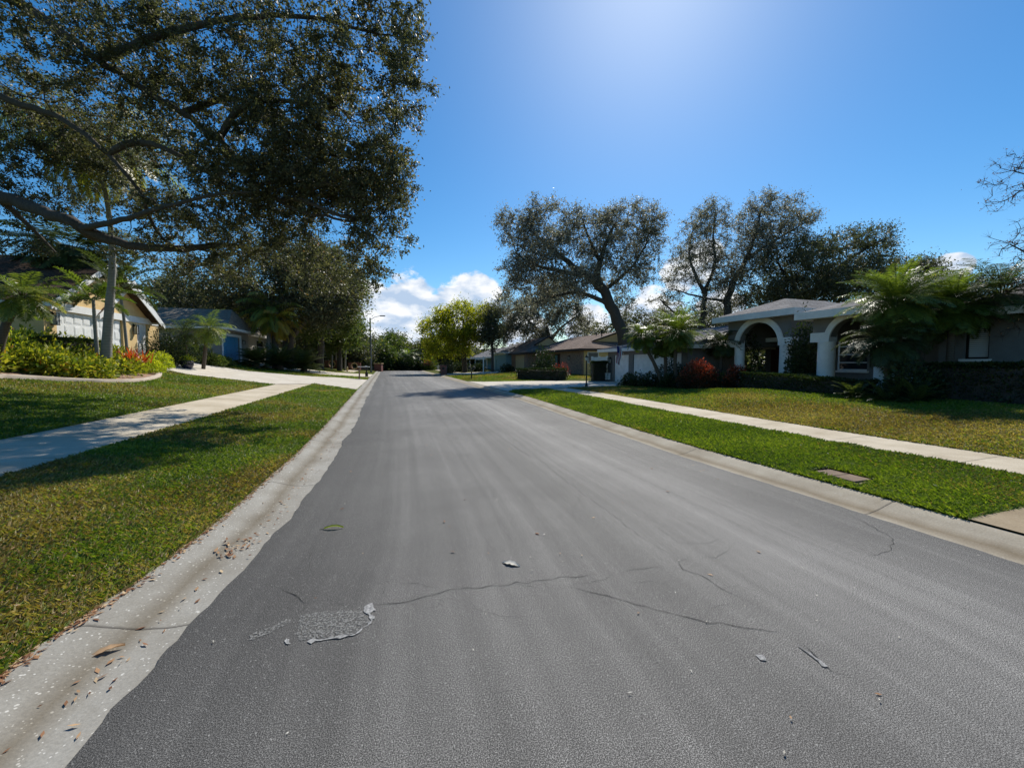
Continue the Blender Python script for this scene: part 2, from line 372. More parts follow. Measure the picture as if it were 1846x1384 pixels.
def asphalt():
    m, nt, b, out = newmat('worn_asphalt')
    co = nd(nt, 'ShaderNodeTexCoord').outputs['UV']; sx = nd(nt, 'ShaderNodeSeparateXYZ', {0: co})
    big = nd(nt, 'ShaderNodeTexNoise', {'Vector': co, 'Scale': .45, 'Detail': 6, 'Roughness': .6})
    mp = nd(nt, 'ShaderNodeMapping', {'Vector': co, 'Scale': (2.6, .07, 1)})
    lane = nd(nt, 'ShaderNodeTexNoise', {'Vector': mp.outputs[0], 'Scale': 1.0, 'Detail': 5, 'Roughness': .55})
    fine = nd(nt, 'ShaderNodeTexNoise', {'Vector': co, 'Scale': 190, 'Detail': 3, 'Roughness': .75})
    v = nd(nt, 'ShaderNodeTexVoronoi', {'Vector': co, 'Scale': 170})
    c = ramp(nt, big.outputs[0], [(.3, (.062, .059, .055)), (.7, (.098, .094, .087))]).outputs[0]
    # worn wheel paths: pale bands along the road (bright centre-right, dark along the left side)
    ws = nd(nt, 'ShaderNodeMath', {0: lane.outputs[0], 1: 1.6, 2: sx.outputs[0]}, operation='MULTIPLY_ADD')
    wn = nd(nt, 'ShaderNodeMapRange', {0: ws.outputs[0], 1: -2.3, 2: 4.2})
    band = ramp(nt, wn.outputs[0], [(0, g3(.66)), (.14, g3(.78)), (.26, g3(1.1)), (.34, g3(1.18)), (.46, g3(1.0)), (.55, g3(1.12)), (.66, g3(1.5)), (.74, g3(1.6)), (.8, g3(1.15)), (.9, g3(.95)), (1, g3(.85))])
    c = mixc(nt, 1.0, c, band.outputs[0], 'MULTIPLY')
    ff = ramp(nt, fine.outputs[0], [(.4, g3(.12)), (.5, g3(.8)), (.6, g3(3.3))])
    c = mixc(nt, 1.0, c, ff.outputs[0], 'MULTIPLY')
    st = nd(nt, 'ShaderNodeMapping', {'Vector': co, 'Scale': (4.2, .045, 1)}); sn = nd(nt, 'ShaderNodeTexNoise', {'Vector': st.outputs[0], 'Scale': 1.0, 'Detail': 4, 'Roughness': .6})
    sr = ramp(nt, sn.outputs[0], [(.34, g3(.84)), (.5, g3(1.0)), (.66, g3(1.2))]); c = mixc(nt, 1.0, c, sr.outputs[0], 'MULTIPLY')
    vv = ramp(nt, v.outputs['Color'], [(.84, g3(0)), (.96, g3(.5))]); c = mixc(nt, vv.outputs[0], c, (.42, .41, .38))
    nt.links.new(c, b.inputs['Base Color']); b.inputs['Roughness'].default_value = .8; b.inputs['Specular IOR Level'].default_value = .4
    bp = nd(nt, 'ShaderNodeBump', {'Height': fine.outputs[0], 'Strength': .25, 'Distance': .006}); nt.links.new(bp.outputs[0], b.inputs['Normal'])
    return m
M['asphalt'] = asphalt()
def strip(name, gs, zs, t0, t1, dt, mat, kind='structure', jit=None):
    ts = dt if isinstance(dt, np.ndarray) else np.arange(t0, t1 + dt * .5, dt)
    V = []; UV = []
    for t in ts:
        for i, g in enumerate(gs):
            gg = g + (jit(i, t) if jit else 0)
            p = P(gg + float(sh(g, t)), t, zs[i] if zs is not None else float(H(g, t)) + .012)
            V.append(p); UV.append((g if not jit else gg, t))
    n = len(gs); F = np.array([(r * n + k, r * n + k + 1, (r + 1) * n + k + 1, (r + 1) * n + k) for r in range(len(ts) - 1) for k in range(n - 1)])
    o = mesh_np(name, V, F, mat, uv=UV); o['kind'] = kind; return o
gs = np.array([-420, -200, -110, -70, -45, -30, -22, -17, -16, -13, -8.3, -6.6, -3.65, -3.4, 3.4, 3.65, 6.25, 7.65, 12.5, 16, 22, 30, 45, 70, 110, 200, 420], float)
ts = np.concatenate([np.arange(-60, 0, 6), np.arange(0, 110, 1.5), np.arange(110, 200, 10), np.arange(200, 900, 70)])
V = []; UV = []
for t in ts:
    for g in gs:
        V.append(P(g + float(sh(g, t)), t, float(H(g, t)))); UV.append((g, t))
n = len(gs); F = np.array([(r * n + k, r * n + k + 1, (r + 1) * n + k + 1, (r + 1) * n + k) for r in range(len(ts) - 1) for k in range(n - 1)])
o = mesh_np('ground', V, F, M['lawn'], uv=UV); o['kind'] = 'structure'
def rj(i, t):
    if i == 0: return .07 * (float(vnoise(t, 0, .55, 3)) - .5) + .035 * (float(vnoise(t, 0, .12, 4)) - .5) + .08 * (float(vnoise(t, 0, 2.3, 8)) - .5)
    if i == 6: return .03 * (float(vnoise(t, 0, .5, 5)) - .5) + .02 * (float(vnoise(t, 0, .1, 6)) - .5)
    return 0
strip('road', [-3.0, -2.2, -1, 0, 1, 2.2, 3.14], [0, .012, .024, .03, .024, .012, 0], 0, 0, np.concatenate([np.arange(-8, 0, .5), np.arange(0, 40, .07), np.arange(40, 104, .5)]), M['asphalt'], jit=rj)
strip('kerb', [-3.66, -3.55, -3.42, -3.28, -3.15, -2.8], [.092, .085, .045, .004, -.012, -.012], -4, 104, .5, M['kerbl'])
strip('kerb', [3.0, 3.22, 3.36, 3.5, 3.58, 3.66], [-.012, -.004, .02, .06, .085, .092], -4, 104, .5, M['kerbr'])
strip('sidewalk', [-8.3, -6.6], None, -8, 108, 1.5, M['walk'])
strip('sidewalk', [6.25, 7.65], None, -9, 108, 1.5, M['walk'])
# driveways and beds: polygons draped on the terrain
import bmesh
POLYS = []
def drape(name, poly, mat, dz=.02, kind='structure', keep=True):
    bm = bmesh.new(); vs = [bm.verts.new((g, t, 0)) for g, t in poly]; bm.faces.new(vs)
    def cut(co, no):
        bmesh.ops.bisect_plane(bm, geom=bm.verts[:] + bm.edges[:] + bm.faces[:], plane_co=co, plane_no=no)
    for g in gs:
        if min(p[0] for p in poly) < g < max(p[0] for p in poly): cut((g, 0, 0), (1, 0, 0))
    t = math.ceil(min(p[1] for p in poly) / 1.5) * 1.5
    while t < max(p[1] for p in poly): cut((0, t, 0), (0, 1, 0)); t += 1.5
    UV = [(v.co.x, v.co.y) for v in bm.verts]; bm.verts.index_update()
    V = [P(g + float(sh(g, t)), t, float(H(g, t)) + dz + .012) for g, t in UV]
    F = [tuple(v.index for v in f.verts) for f in bm.faces]; bm.free()
    o = mesh_np(name, V, F, mat, uv=UV); o['kind'] = kind
    bm = bmesh.new(); bm.from_mesh(o.data)
    for f in bm.faces:
        f.normal_update()
        if f.normal.z < 0: f.normal_flip()
    bm.to_mesh(o.data); bm.free()
    if keep: POLYS.append(np.array(poly))
    return o
drape('driveway', [(-3.66, 25.3), (-6.6, 29.8), (-8.3, 26.8), (-11.5, 27.5), (-15.4, 28.5), (-17, 30), (-17, 36), (-13.5, 38), (-9.5, 40), (-6.6, 42), (-3.66, 40)], M['drive'])
drape('driveway', [(-3.66, 46.5), (-6.6, 47), (-14, 47), (-16.8, 48), (-16.8, 56), (-14, 57), (-6.6, 58), (-3.66, 59)], M['drive'])
drape('driveway', [(3.66, 21.2), (4.3, 22.2), (7.7, 22.2), (15.2, 21.5), (15.2, 27.4), (12.4, 27.6), (8.0, 31), (4.6, 32.5), (3.66, 34)], M['drive'])
drape('driveway', [(3.66, 50), (4.6, 51), (13, 50), (13.8, 50), (13.8, 58), (6, 60), (3.66, 61)], M['drive'])
drape('driveway', [(3.66, -6), (8.2, -6), (8.2, 2.3), (3.66, 2.45)], M['drivetan'])
# garden bed with a concrete edging on the left lawn
M['mulch'] = simple('pine_bark_mulch', (.38, .25, .17), (.18, .1, .065), 30, .95, .8, 40)
edge_px = [(-60, 683), (0, 682), (60, 685), (120, 688), (180, 690), (225, 690), (262, 687), (283, 681), (287, 675), (278, 668), (262, 664)]
edge = [G(*p) for p in edge_px]
back = [G(330, 661), G(200, 660)]
drape('garden_bed', edge + [(edge[-1][0] - 3.5, edge[-1][1] - .5), (-16.3, edge[-1][1] - 5), (-16.3, edge[0][1])], M['mulch'], .03)
M['edging'] = concrete('edging_concrete', (.5, .42, .34), .3, .7, .9)
pts = np.array([W(g, t) for g, t in edge]); q = np.linspace(0, len(pts) - 1, 90)
pts = np.stack([np.interp(q, range(len(pts)), pts[:, k]) for k in range(3)], 1)
t_ = np.gradient(pts, axis=0); t_ /= np.linalg.norm(t_, axis=1)[:, None]; nn = np.stack([-t_[:, 1], t_[:, 0], 0 * t_[:, 0]], 1)
prof = [(-.13, -.05), (-.12, .1), (-.06, .15), (.06, .15), (.12, .1), (.13, -.05)]
V = np.concatenate([pts + nn * a + np.array([0, 0, b_]) for a, b_ in prof]); m_ = len(pts)
F = np.array([(k * m_ + i, k * m_ + i + 1, (k + 1) * m_ + i + 1, (k + 1) * m_ + i) for k in range(5) for i in range(m_ - 1)])
o = mesh_np('bed_edging', V, F, M['edging'], auto=True, smooth=True); tag(o, 'curved concrete edging round the garden bed on the left lawn', 'edging')
# cracks, patch and paint remnants in the asphalt
def flatz(X, Y):
    g, t = gam(X, Y); return float(np.interp(g, [-3, -2.2, -1, 0, 1, 2.2, 3.14], [0, .012, .024, .03, .024, .012, 0]))
M['crack'] = simple('crack_shadow', (.012, .012, .012), (.02, .02, .02), 20, 1, 0)
cr = MB(False)
def crack(pix, w=.007, seed=0):
    r_ = random.Random(seed); pp = [GP(*p)[:2] for p in pix]; out = []
    for a, b_ in zip(pp[:-1], pp[1:]):
        L = np.linalg.norm(b_ - a); k = max(2, int(L / .06)); nrm = np.array([-(b_ - a)[1], (b_ - a)[0]]) / (L + 1e-6)
        for i in range(k): out.append(a + (b_ - a) * i / k + nrm * r_.gauss(0, .011) * (i > 0))
    out.append(pp[-1]); n = len(out); V = []; F = []
    for i, q in enumerate(out):
        d = out[min(i + 1, n - 1)] - out[max(i - 1, 0)]; d /= np.linalg.norm(d) + 1e-6; nr = np.array([-d[1], d[0]]); ww = w * .62 * (.3 + r_.random() * .9) * min(1, i / 3 + .1, (n - 1 - i) / 3 + .1)
        for sgn in (-1, 1): x = q + nr * ww * sgn * .5; V.append((x[0], x[1], flatz(*x) + .004))
        if i < n - 1: F.append((2 * i, 2 * i + 1, 2 * i + 3, 2 * i + 2))
    cr.add(V, F)
for k, (pix, w) in enumerate([
    ([(663, 1094), (720, 1096), (770, 1080), (810, 1072), (900, 1064), (980, 1052), (1078, 1042)], .008),
    ([(668, 1062), (700, 1053), (760, 1060), (800, 1072)], .005), ([(928, 1059), (975, 1068)], .01), ([(900, 1076), (935, 1088), (968, 1084)], .006),
    ([(1018, 1066), (1060, 1076), (1130, 1095), (1200, 1114), (1280, 1136), (1340, 1146), (1415, 1153)], .008),
    ([(1110, 1038), (1160, 1032), (1202, 1023)], .006), ([(1112, 1040), (1140, 1060), (1215, 1058)], .004),
    ([(1218, 1013), (1230, 1034), (1260, 1046), (1300, 1072), (1360, 1098), (1405, 1126)], .007),
    ([(1170, 950), (1210, 975), (1222, 986), (1280, 984), (1310, 976)], .005),
    ([(700, 1053), (690, 1075), (712, 1096)], .004), ([(810, 1072), (790, 1100), (740, 1110)], .004), ([(980, 1052), (985, 1072), (1020, 1068)], .004), ([(1110, 1038), (1090, 1052), (1018, 1066)], .005), ([(1202, 1023), (1240, 1010), (1290, 1012), (1320, 992)], .004), ([(1130, 1095), (1150, 1075), (1140, 1060)], .004), ([(1300, 1072), (1330, 1066), (1370, 1074)], .004), ([(1280, 1136), (1275, 1115), (1300, 1100), (1360, 1098)], .004), ([(845, 1085), (860, 1110), (905, 1120), (960, 1118)], .004), ([(550, 1094), (590, 1090), (640, 1098)], .005), ([(558, 1030), (520, 1040), (490, 1062)], .005), ([(1050, 895), (1030, 930), (1045, 960)], .004), ([(1170, 985), (1218, 1013)], .005), ([(503, 1066), (530, 1078), (550, 1094)], .012), ([(570, 985), (560, 1005), (558, 1030)], .007),
    ([(660, 1132), (700, 1120), (716, 1098)], .005), ([(905, 775), (960, 820), (1000, 855), (1050, 895), (1100, 930), (1170, 985)], .006),
    ([(810, 728), (860, 760), (905, 792), (960, 830)], .012), ([(1500, 915), (1560, 945), (1610, 975), (1606, 996), (1560, 1006)], .007),
    ([(1430, 1160), (1460, 1190), (1500, 1230), (1560, 1290)], .012)]):
    crack(pix, w, k)
o = cr.build('road_cracks', M['crack']); o['kind'] = 'structure'
M['patch'] = simple('exposed_aggregate_patch', (.22, .215, .2), (.11, .108, .1), 75, .9, .1, 90)
pm_, pnt, pb, pout = M['patch'], M['patch'].node_tree, M['patch'].node_tree.nodes['Principled BSDF'], M['patch'].node_tree.nodes['Material Output']
pn = nd(pnt, 'ShaderNodeTexNoise', {'Vector': nd(pnt, 'ShaderNodeTexCoord').outputs['Object'], 'Scale': 75, 'Detail': 5, 'Roughness': .75}); pr = ramp(pnt, pn.outputs[0], [(.47, g3(0)), (.53, g3(1))])
pt_ = nd(pnt, 'ShaderNodeBsdfTransparent'); pmx = nd(pnt, 'ShaderNodeMixShader', {0: pr.outputs[0]}); pnt.links.new(pt_.outputs[0], pmx.inputs[1]); pnt.links.new(pb.outputs[0], pmx.inputs[2]); pnt.links.new(pmx.outputs[0], pout.inputs[0])
M['cement'] = simple('cement_smear', (.4, .39, .37), (.13, .13, .13), 60, .9, 0)
def blotch(name, pix, mat, seed, dz=.0045):
    r_ = random.Random(seed); pp = [GP(*p)[:2] for p in pix]; o_ = []
    for i, a in enumerate(pp):
        b_ = pp[(i + 1) % len(pp)]; k = max(2, int(np.linalg.norm(b_ - a) / .025))
        for j in range(k): o_.append(a + (b_ - a) * j / k + np.array([r_.gauss(0, .006), r_.gauss(0, .006)]))
    return [(x[0], x[1], flatz(*x) + dz) for x in o_]
for lst, mt, nm in (([[(540, 1116), (600, 1106), (650, 1108), (668, 1130), (640, 1152), (570, 1162), (536, 1160)], [(446, 1152), (490, 1138), (522, 1122), (523, 1130), (480, 1152), (450, 1160)]], 'patch', 'road_patch'),
                ([[(655, 1098), (672, 1095), (677, 1106), (668, 1112), (676, 1120), (664, 1136), (668, 1118), (655, 1108)], [(514, 1163), (524, 1160), (524, 1164), (516, 1167)], [(556, 1160), (600, 1157), (640, 1147), (664, 1132), (667, 1134), (640, 1152), (600, 1161), (560, 1164)], [(1437, 1172), (1450, 1182), (1492, 1210), (1484, 1211), (1450, 1190)], [(1360, 1192), (1372, 1198), (1380, 1206), (1370, 1204)]], 'cement', 'cement_marks')):
    mb = MB(False)
    for i, l in enumerate(lst):
        v = blotch(nm, l, None, i, .0035 if mt == 'patch' else .0055); mb.add(v, [tuple(range(len(v)))])
    o = mb.build(nm, M[mt]); o['kind'] = 'structure'
# ------------------------------------------------------------ grass blades
g_, t_ = G(1518, 861); POLYS.append(np.array([(g_ - .25, t_ - .36), (g_ + .22, t_ - .33), (g_ + .24, t_ + .36), (g_ - .2, t_ + .38)]))
M['darksoil'] = simple('soil_with_shade', (.05, .035, .022), (.02, .014, .01), 18, .95, .6)  # bare soil, its colour darkened to paint in the shadow of the sunken hollow
drape('bare_soil', [(g_ - .3, t_ - .4), (g_ + .3, t_ - .4), (g_ + .3, t_ + .42), (g_ - .3, t_ + .42)], M['darksoil'], -.008, keep=False)
def inpoly(px, py, poly):
    c = np.zeros(len(px), bool); n = len(poly)
    for i in range(n):
        x1, y1 = poly[i]; x2, y2 = poly[(i + 1) % n]
        m = ((y1 > py) != (y2 > py)) & (px < (x2 - x1) * (py - y1) / (y2 - y1 + 1e-12) + x1); c ^= m
    return c
def Hvec(g, t):
    return H(g, t)
def scatter(g0, g1, t0, t1, dens0):
    G_, T_ = [], []
    t = t0
    while t < t1:
        dt = 1.0; d = max(2.2, math.hypot((g0 + g1) / 2 * .5, t)); n_ = int(dens0 / (1 + (d / 4.2) ** 1.75) * (g1 - g0) * dt)
        G_.append(rng.uniform(g0, g1, n_)); T_.append(rng.uniform(t, t + dt, n_)); t += dt
    g = np.concatenate(G_); t = np.concatenate(T_); ok = np.ones(len(g), bool)
    for pl in POLYS: ok &= ~inpoly(g, t, pl)
    return g[ok], t[ok]
def grassmat(name):
    m, nt, b, out = newmat(name)
    a = nd(nt, 'ShaderNodeAttribute', attribute_name='rnd'); dr = nd(nt, 'ShaderNodeAttribute', attribute_name='dry')
    gr = ramp(nt, a.outputs['Fac'], [(0, (.05, .085, .01)), (.5, (.11, .165, .016)), (1, (.24, .28, .035))])
    br = ramp(nt, a.outputs['Fac'], [(0, (.12, .07, .025)), (.5, (.26, .17, .06)), (1, (.42, .31, .15))])
    c = mixc(nt, dr.outputs['Fac'], gr.outputs[0], br.outputs[0])
    nt.links.new(c, b.inputs['Base Color']); b.inputs['Roughness'].default_value = .5; b.inputs['Specular IOR Level'].default_value = .3
    t = nd(nt, 'ShaderNodeBsdfTranslucent'); tc = mixc(nt, 1.0, c, (1.5, 1.6, .6), 'MULTIPLY'); nt.links.new(tc, t.inputs[0])
    mx = nd(nt, 'ShaderNodeMixShader', {0: .4}); nt.links.new(b.outputs[0], mx.inputs[1]); nt.links.new(t.outputs[0], mx.inputs[2]); nt.links.new(mx.outputs[0], out.inputs[0])
    return m
M['grass'] = grassmat('grass_blades')
def grass(name, g0, g1, t0, t1, dens, dryfn, hgt=.055, edgeL=0, edgeR=0):
    g, t = scatter(g0, g1, t0, t1, dens)
    s = g + sh(g, t); X = .955 * (s + 1.94) - .296 * t; Y = .296 * (s + 1.94) + .955 * t
    u = X / np.maximum(Y, .3); ok = (Y > .8) & (np.abs(u) < 1.75)
    g, t, X, Y = g[ok], t[ok], X[ok], Y[ok]; N = len(g)
    D = np.hypot(X, Y); k = 1 + (D / 7.0) ** 1.0
    h = hgt * rng.uniform(.45, 1.25, N) * (1 + D / 45) * (.75 + .5 * vnoise(X, Y, .35, 5)); w = .0048 * k * rng.uniform(.7, 1.4, N)
    az = rng.uniform(0, 2 * math.pi, N); lean = rng.uniform(.1, 1.25, N)
    B = np.stack([X, Y, Hvec(g, t) + .015], 1)
    dirv = np.stack([np.cos(az) * np.sin(lean), np.sin(az) * np.sin(lean), np.cos(lean)], 1)
    side = np.stack([-np.sin(az), np.cos(az), 0 * az], 1)
    V = np.empty((N, 4, 3)); V[:, 0] = B - side * w[:, None] * .5; V[:, 1] = B + side * w[:, None] * .5
    mid = B + dirv * h[:, None] * .55; tip = B + dirv * h[:, None] * 1.0 + np.stack([np.cos(az), np.sin(az), -.3 + 0 * az], 1) * (h * .35)[:, None]
    V[:, 2] = mid + side * w[:, None] * .55; V[:, 3] = tip
    F = np.arange(N * 4).reshape(N, 4)
    dry = dryfn(X, Y, g, t); r_ = (rng.random(N) < dry).astype(float) * rng.uniform(.6, 1, N)
    rnd = np.clip(rng.normal(.5, .22, N) + (vnoise(X, Y, 1.3, 9) - .5) * .5, 0, 1)
    o = mesh_np(name, V.reshape(-1, 3), F, M['grass'], rnd=np.repeat(rnd, 4), dry=np.repeat(r_, 4)); o['kind'] = 'stuff'
    return o
def dryL(X, Y, g, t):
    near = np.clip((9.5 - t) / 4.5, 0, 1) * .62
    return np.clip((vnoise(X, Y, 1.1, 21) - .52) * 1.6 + .18 + near * (.45 + vnoise(X, Y, .5, 3)) + .35 * np.clip((-3.65 - .5 - g) / -.5, 0, 1) * 0, .04, .85)
def dryLl(X, Y, g, t): return np.clip((vnoise(X, Y, 1.5, 22) - .6) * 1.3 + .06 + .3 * np.clip((t - 14) / 6, 0, 1), .03, .6)
def dryR(X, Y, g, t): return np.clip((vnoise(X, Y, 1.5, 23) - .66) * 1.0 + .04 + .12 * np.clip((4.0 - g) / .4, 0, 1), .02, .5)
def dryRl(X, Y, g, t): return np.clip((vnoise(X, Y, 2.2, 24) - .42) * 1.5 + .26 + .6 * np.clip((11.5 - g) / 2.5, 0, 1) * np.clip((15 - t) / 5, 0, 1), .08, .9)
tag(grass('grass', -6.62, -3.64, .3, 29.5, 17500, dryL, .05), 'grass strip with brown patches between the left sidewalk and kerb', 'grass')
tag(grass('grass', -14.5, -8.28, 4, 30, 13500, dryLl, .045), 'green lawn between the left sidewalk and the garden bed', 'grass')
tag(grass('grass', 3.66, 6.27, 2.45, 22, 19000, dryR, .055), 'lush green grass strip between the right kerb and sidewalk', 'grass')
tag(grass('grass', 7.63, 16.5, 2, 24, 17000, dryRl, .05), 'patchy green and brown lawn in front of the arched grey house', 'grass')
tag(grass('grass', 3.66, 16, 31, 50, 20000, dryRl, .06), 'far right lawn in front of the brick house', 'grass')
tag(grass('grass', -16, -3.66, 38, 62, 14000, dryLl, .06), 'far left lawn past the wide driveway', 'grass')
tag(grass('grass', -15.5, -8.6, 36, 48, 12000, dryLl, .06), 'grass under the cycads beside the left driveway', 'grass')
# leaf litter along the kerb and on the grass
def litter(name, g, t, mat, size, lab, zfn, parent=None):
    N = len(g); s = g + sh(g, t); X = .955 * (s + 1.94) - .296 * t; Y = .296 * (s + 1.94) + .955 * t
    az = rng.uniform(0, 2 * math.pi, N); L = size * rng.uniform(.4, 1.2, N); w = L * rng.uniform(.25, .5, N)
    c = np.stack([X, Y, zfn(g, t) + rng.uniform(.004, .012, N)], 1)
    d = np.stack([np.cos(az), np.sin(az), rng.uniform(-.05, .3, N)], 1); n_ = np.stack([-np.sin(az), np.cos(az), rng.uniform(-.1, .35, N)], 1)
    V = np.empty((N, 4, 3)); V[:, 0] = c - d * L[:, None] * .5; V[:, 1] = c + n_ * w[:, None] * .5; V[:, 2] = c + d * L[:, None] * .5; V[:, 3] = c - n_ * w[:, None] * .5
    V[:, 0, 2] = np.maximum(V[:, 0, 2], c[:, 2] - .003); V[:, 3, 2] = np.maximum(V[:, 3, 2], c[:, 2] - .003)
    o = mesh_np(name, V.reshape(-1, 3), np.arange(4 * N).reshape(N, 4), mat, rnd=np.repeat(rng.random(N), 4)); tag(o, lab, 'leaves', kind='stuff'); return o
M['litter'] = leafmat('dry_fallen_leaves', [(0, (.12, .05, .025)), (.4, (.25, .12, .06)), (.75, (.42, .26, .14)), (1, (.55, .42, .26))], .15, .7, .2, (1.2, 1, .8))
M['pale'] = leafmat('pale_chips', [(0, (.3, .28, .24)), (1, (.6, .56, .48))], .05, .7, .2, (1, 1, 1))
kz = lambda g, t: np.interp(g, [-3.66, -3.55, -3.42, -3.28, -3.15, -2.95, -2.2, -1, 0, 1, 2.2, 3.14, 3.22, 3.36, 3.5, 3.58, 3.66], [.092, .085, .045, .004, -.01, .002, .014, .026, .032, .026, .014, .002, -.002, .02, .06, .085, .092])
tt = rng.uniform(0, 1, 1900) ** 1.6 * 22 + 2
litter('leaf_litter', -3.64 + np.abs(rng.normal(0, .035, 1900)), tt, M['litter'], .045, 'brown dead leaves lined up along the left grass edge', lambda g, t: kz(g, t))
tt = rng.uniform(0, 1, 260) ** 1.3 * 22 + 2
litter('leaf_litter', rng.normal(-3.22, .07, 260), tt, M['litter'], .05, 'scattered dry leaves lying in the left gutter', lambda g, t: kz(g, t))
cg, ct = G(425, 992)
litter('leaf_litter', rng.normal(cg, .07, 40), rng.normal(ct, .13, 40), M['litter'], .06, 'clump of dry leaves and twigs in the left gutter', lambda g, t: kz(g, t) + .01)
tt = rng.uniform(0, 1, 90) ** 1.2 * 16 + 1.2
litter('leaf_litter', rng.uniform(-2.8, 3, 90), tt, M['litter'], .05, 'few small dry leaves scattered over the asphalt', lambda g, t: kz(g, t))
tt = rng.uniform(0, 1, 260) ** 1.2 * 20 + 1.2
litter('road_chips', rng.uniform(-2.8, 3, 260), tt, M['pale'], .022, 'tiny pale stone chips scattered over the asphalt', lambda g, t: kz(g, t))
n_ = 2200; tt = rng.uniform(0, 1, n_) ** 1.8 * 16 + 2; gg = -3.7 - np.abs(rng.normal(0, 1.1, n_)) ** 1.2; ok = gg > -6.5
litter('leaf_litter', gg[ok], tt[ok], M['litter'], .038, 'dry leaves fallen on the left grass strip', lambda g, t: H(g, t) + .03)
n_ = 240; gg = rng.uniform(3.9, 12, n_); ok = (gg < 6.1) | (gg > 7.9)
litter('leaf_litter', gg[ok], rng.uniform(3, 17, n_)[ok], M['pale'], .045, 'few pale leaves on the right lawns', lambda g, t: H(g, t) + .06)
def bigleaf(name, px, py, L, w, az, mat, lab):
    p = GP(px, py); t_ = thing(name, lab, 'leaf', p)
    n = 9; V = []; F = []
    for i in range(n):
        u = i / (n - 1); ww = w * math.sin(math.pi * min(1, u * 1.0 + .02)) * (.8 + .25 * math.sin(i * 2.7)) + .003
        z = .012 + .02 * math.sin(u * 3.0) ; x = (u - .5) * L
        for sgn, dz in ((-1, .012), (0, 0), (1, .015)):
            a = x * math.cos(az) - sgn * ww * math.sin(az); b_ = x * math.sin(az) + sgn * ww * math.cos(az); V.append((p[0] + a, p[1] + b_, p[2] + z + dz))
    for i in range(n - 1):
        for k in range(2): F.append((i * 3 + k, i * 3 + k + 1, i * 3 + k + 4, i * 3 + k + 3))
    o = mesh_np('blade', V, F, mat, t_, rnd=[.8] * len(V), smooth=True)
    mb = MB(False); c, s_ = math.cos(az), math.sin(az)
    mb.tube([(p[0] - c * L * .5, p[1] - s_ * L * .5, p[2] + .014), (p[0] - c * L * .72, p[1] - s_ * L * .75, p[2] + .008)], [.003, .002], 5).build('stalk', mat, t_)
bigleaf('fallen_leaf', 921, 1025, .17, .03, -.45, M['pale'], 'large tan crumpled leaf lying mid road')
bigleaf('fallen_leaf', 602, 957, .19, .02, .12, M['palmleaf'], 'long green leaf lying on the asphalt near the left gutter')
bigleaf('fallen_leaf', 192, 1182, .16, .022, .9, M['litter'], 'long brown leaf lying on the near left kerb')
# meter box in the right strip
mp_ = GP(1518, 861); bx = thing('meter_box', 'square concrete meter box sunk in the right grass strip', 'meter box', mp_)
M['boxc'] = simple('reddish_concrete', (.2, .14, .09), (.12, .08, .055), 12, .9, .4)
g_, t_ = G(1518, 861); s0 = g_ + float(sh(g_, t_)); z0 = float(H(g_, t_))
MB().box(s0 - .17, s0 + .17, t_ - .26, t_ + .02, z0 - .01, z0 + .03).build('lid', M['boxc'], bx, bevel=.008)
MB().box(s0 - .17, s0 + .17, t_ + .035, t_ + .28, z0 - .01, z0 + .026).build('lid', M['boxc'], bx, bevel=.008)
mb = MB(); mb.box(s0 - .24, s0 - .18, t_ - .32, t_ + .34, z0 - .04, z0 + .012).box(s0 + .18, s0 + .24, t_ - .32, t_ + .34, z0 - .04, z0 + .012).box(s0 - .18, s0 + .18, t_ - .32, t_ - .27, z0 - .04, z0 + .009).box(s0 - .18, s0 + .18, t_ + .29, t_ + .34, z0 - .04, z0 + .009)
mb.build('rim', M['boxc'], bx)
BOX = (s0, t_)
# ------------------------------------------------------------ houses (street frame)
def wall(mb, s, t0, t1, z0, z1, holes=(), th=.2, out=1):
    """wall on plane s with rectangular openings; thickness goes away from the road (out = +1 right side, -1 left side)"""
    t0, t1 = sorted((t0, t1))
    tsx = sorted({t0, t1} | {v for h in holes for v in h[:2]}); zsx = sorted({z0, z1} | {v for h in holes for v in h[2:]})
    for a, b_ in zip(tsx[:-1], tsx[1:]):
        for c, d in zip(zsx[:-1], zsx[1:]):
            tm, zm = (a + b_) / 2, (c + d) / 2
            if any(min(h[0], h[1]) < tm < max(h[0], h[1]) and h[2] < zm < h[3] for h in holes): continue
            mb.box(s, s + out * th, a, b_, c, d)
    return mb
def garage_door(parent, s, t0, t1, z0, z1, mat, out, nx, nz=4, name='garage_door', handle=True):
    t0, t1 = sorted((t0, t1)); mb = MB(); th = .05
    mb.box(s, s + out * th, t0, t1, z0, z1)
    w = (t1 - t0) / nx; h = (z1 - z0) / nz
    for i in range(nx):
        for j in range(nz):
            a, b_, c, d = t0 + i * w + .06, t0 + (i + 1) * w - .06, z0 + j * h + .07, z0 + (j + 1) * h - .07
            mb.box(s - out * .012, s - out * .001, a, b_, c, d)
            mb.box(s - out * .02, s - out * .012, a + .05, b_ - .05, c + .05, d - .05)
    o = mb.build(name, mat, parent)
    if handle: MB().box(s - out * .05, s - out * .02, (t0 + t1) / 2 - .07, (t0 + t1) / 2 + .07, z0 + h - .02, z0 + h + .02).build('handle', M['black'], o)
    return o
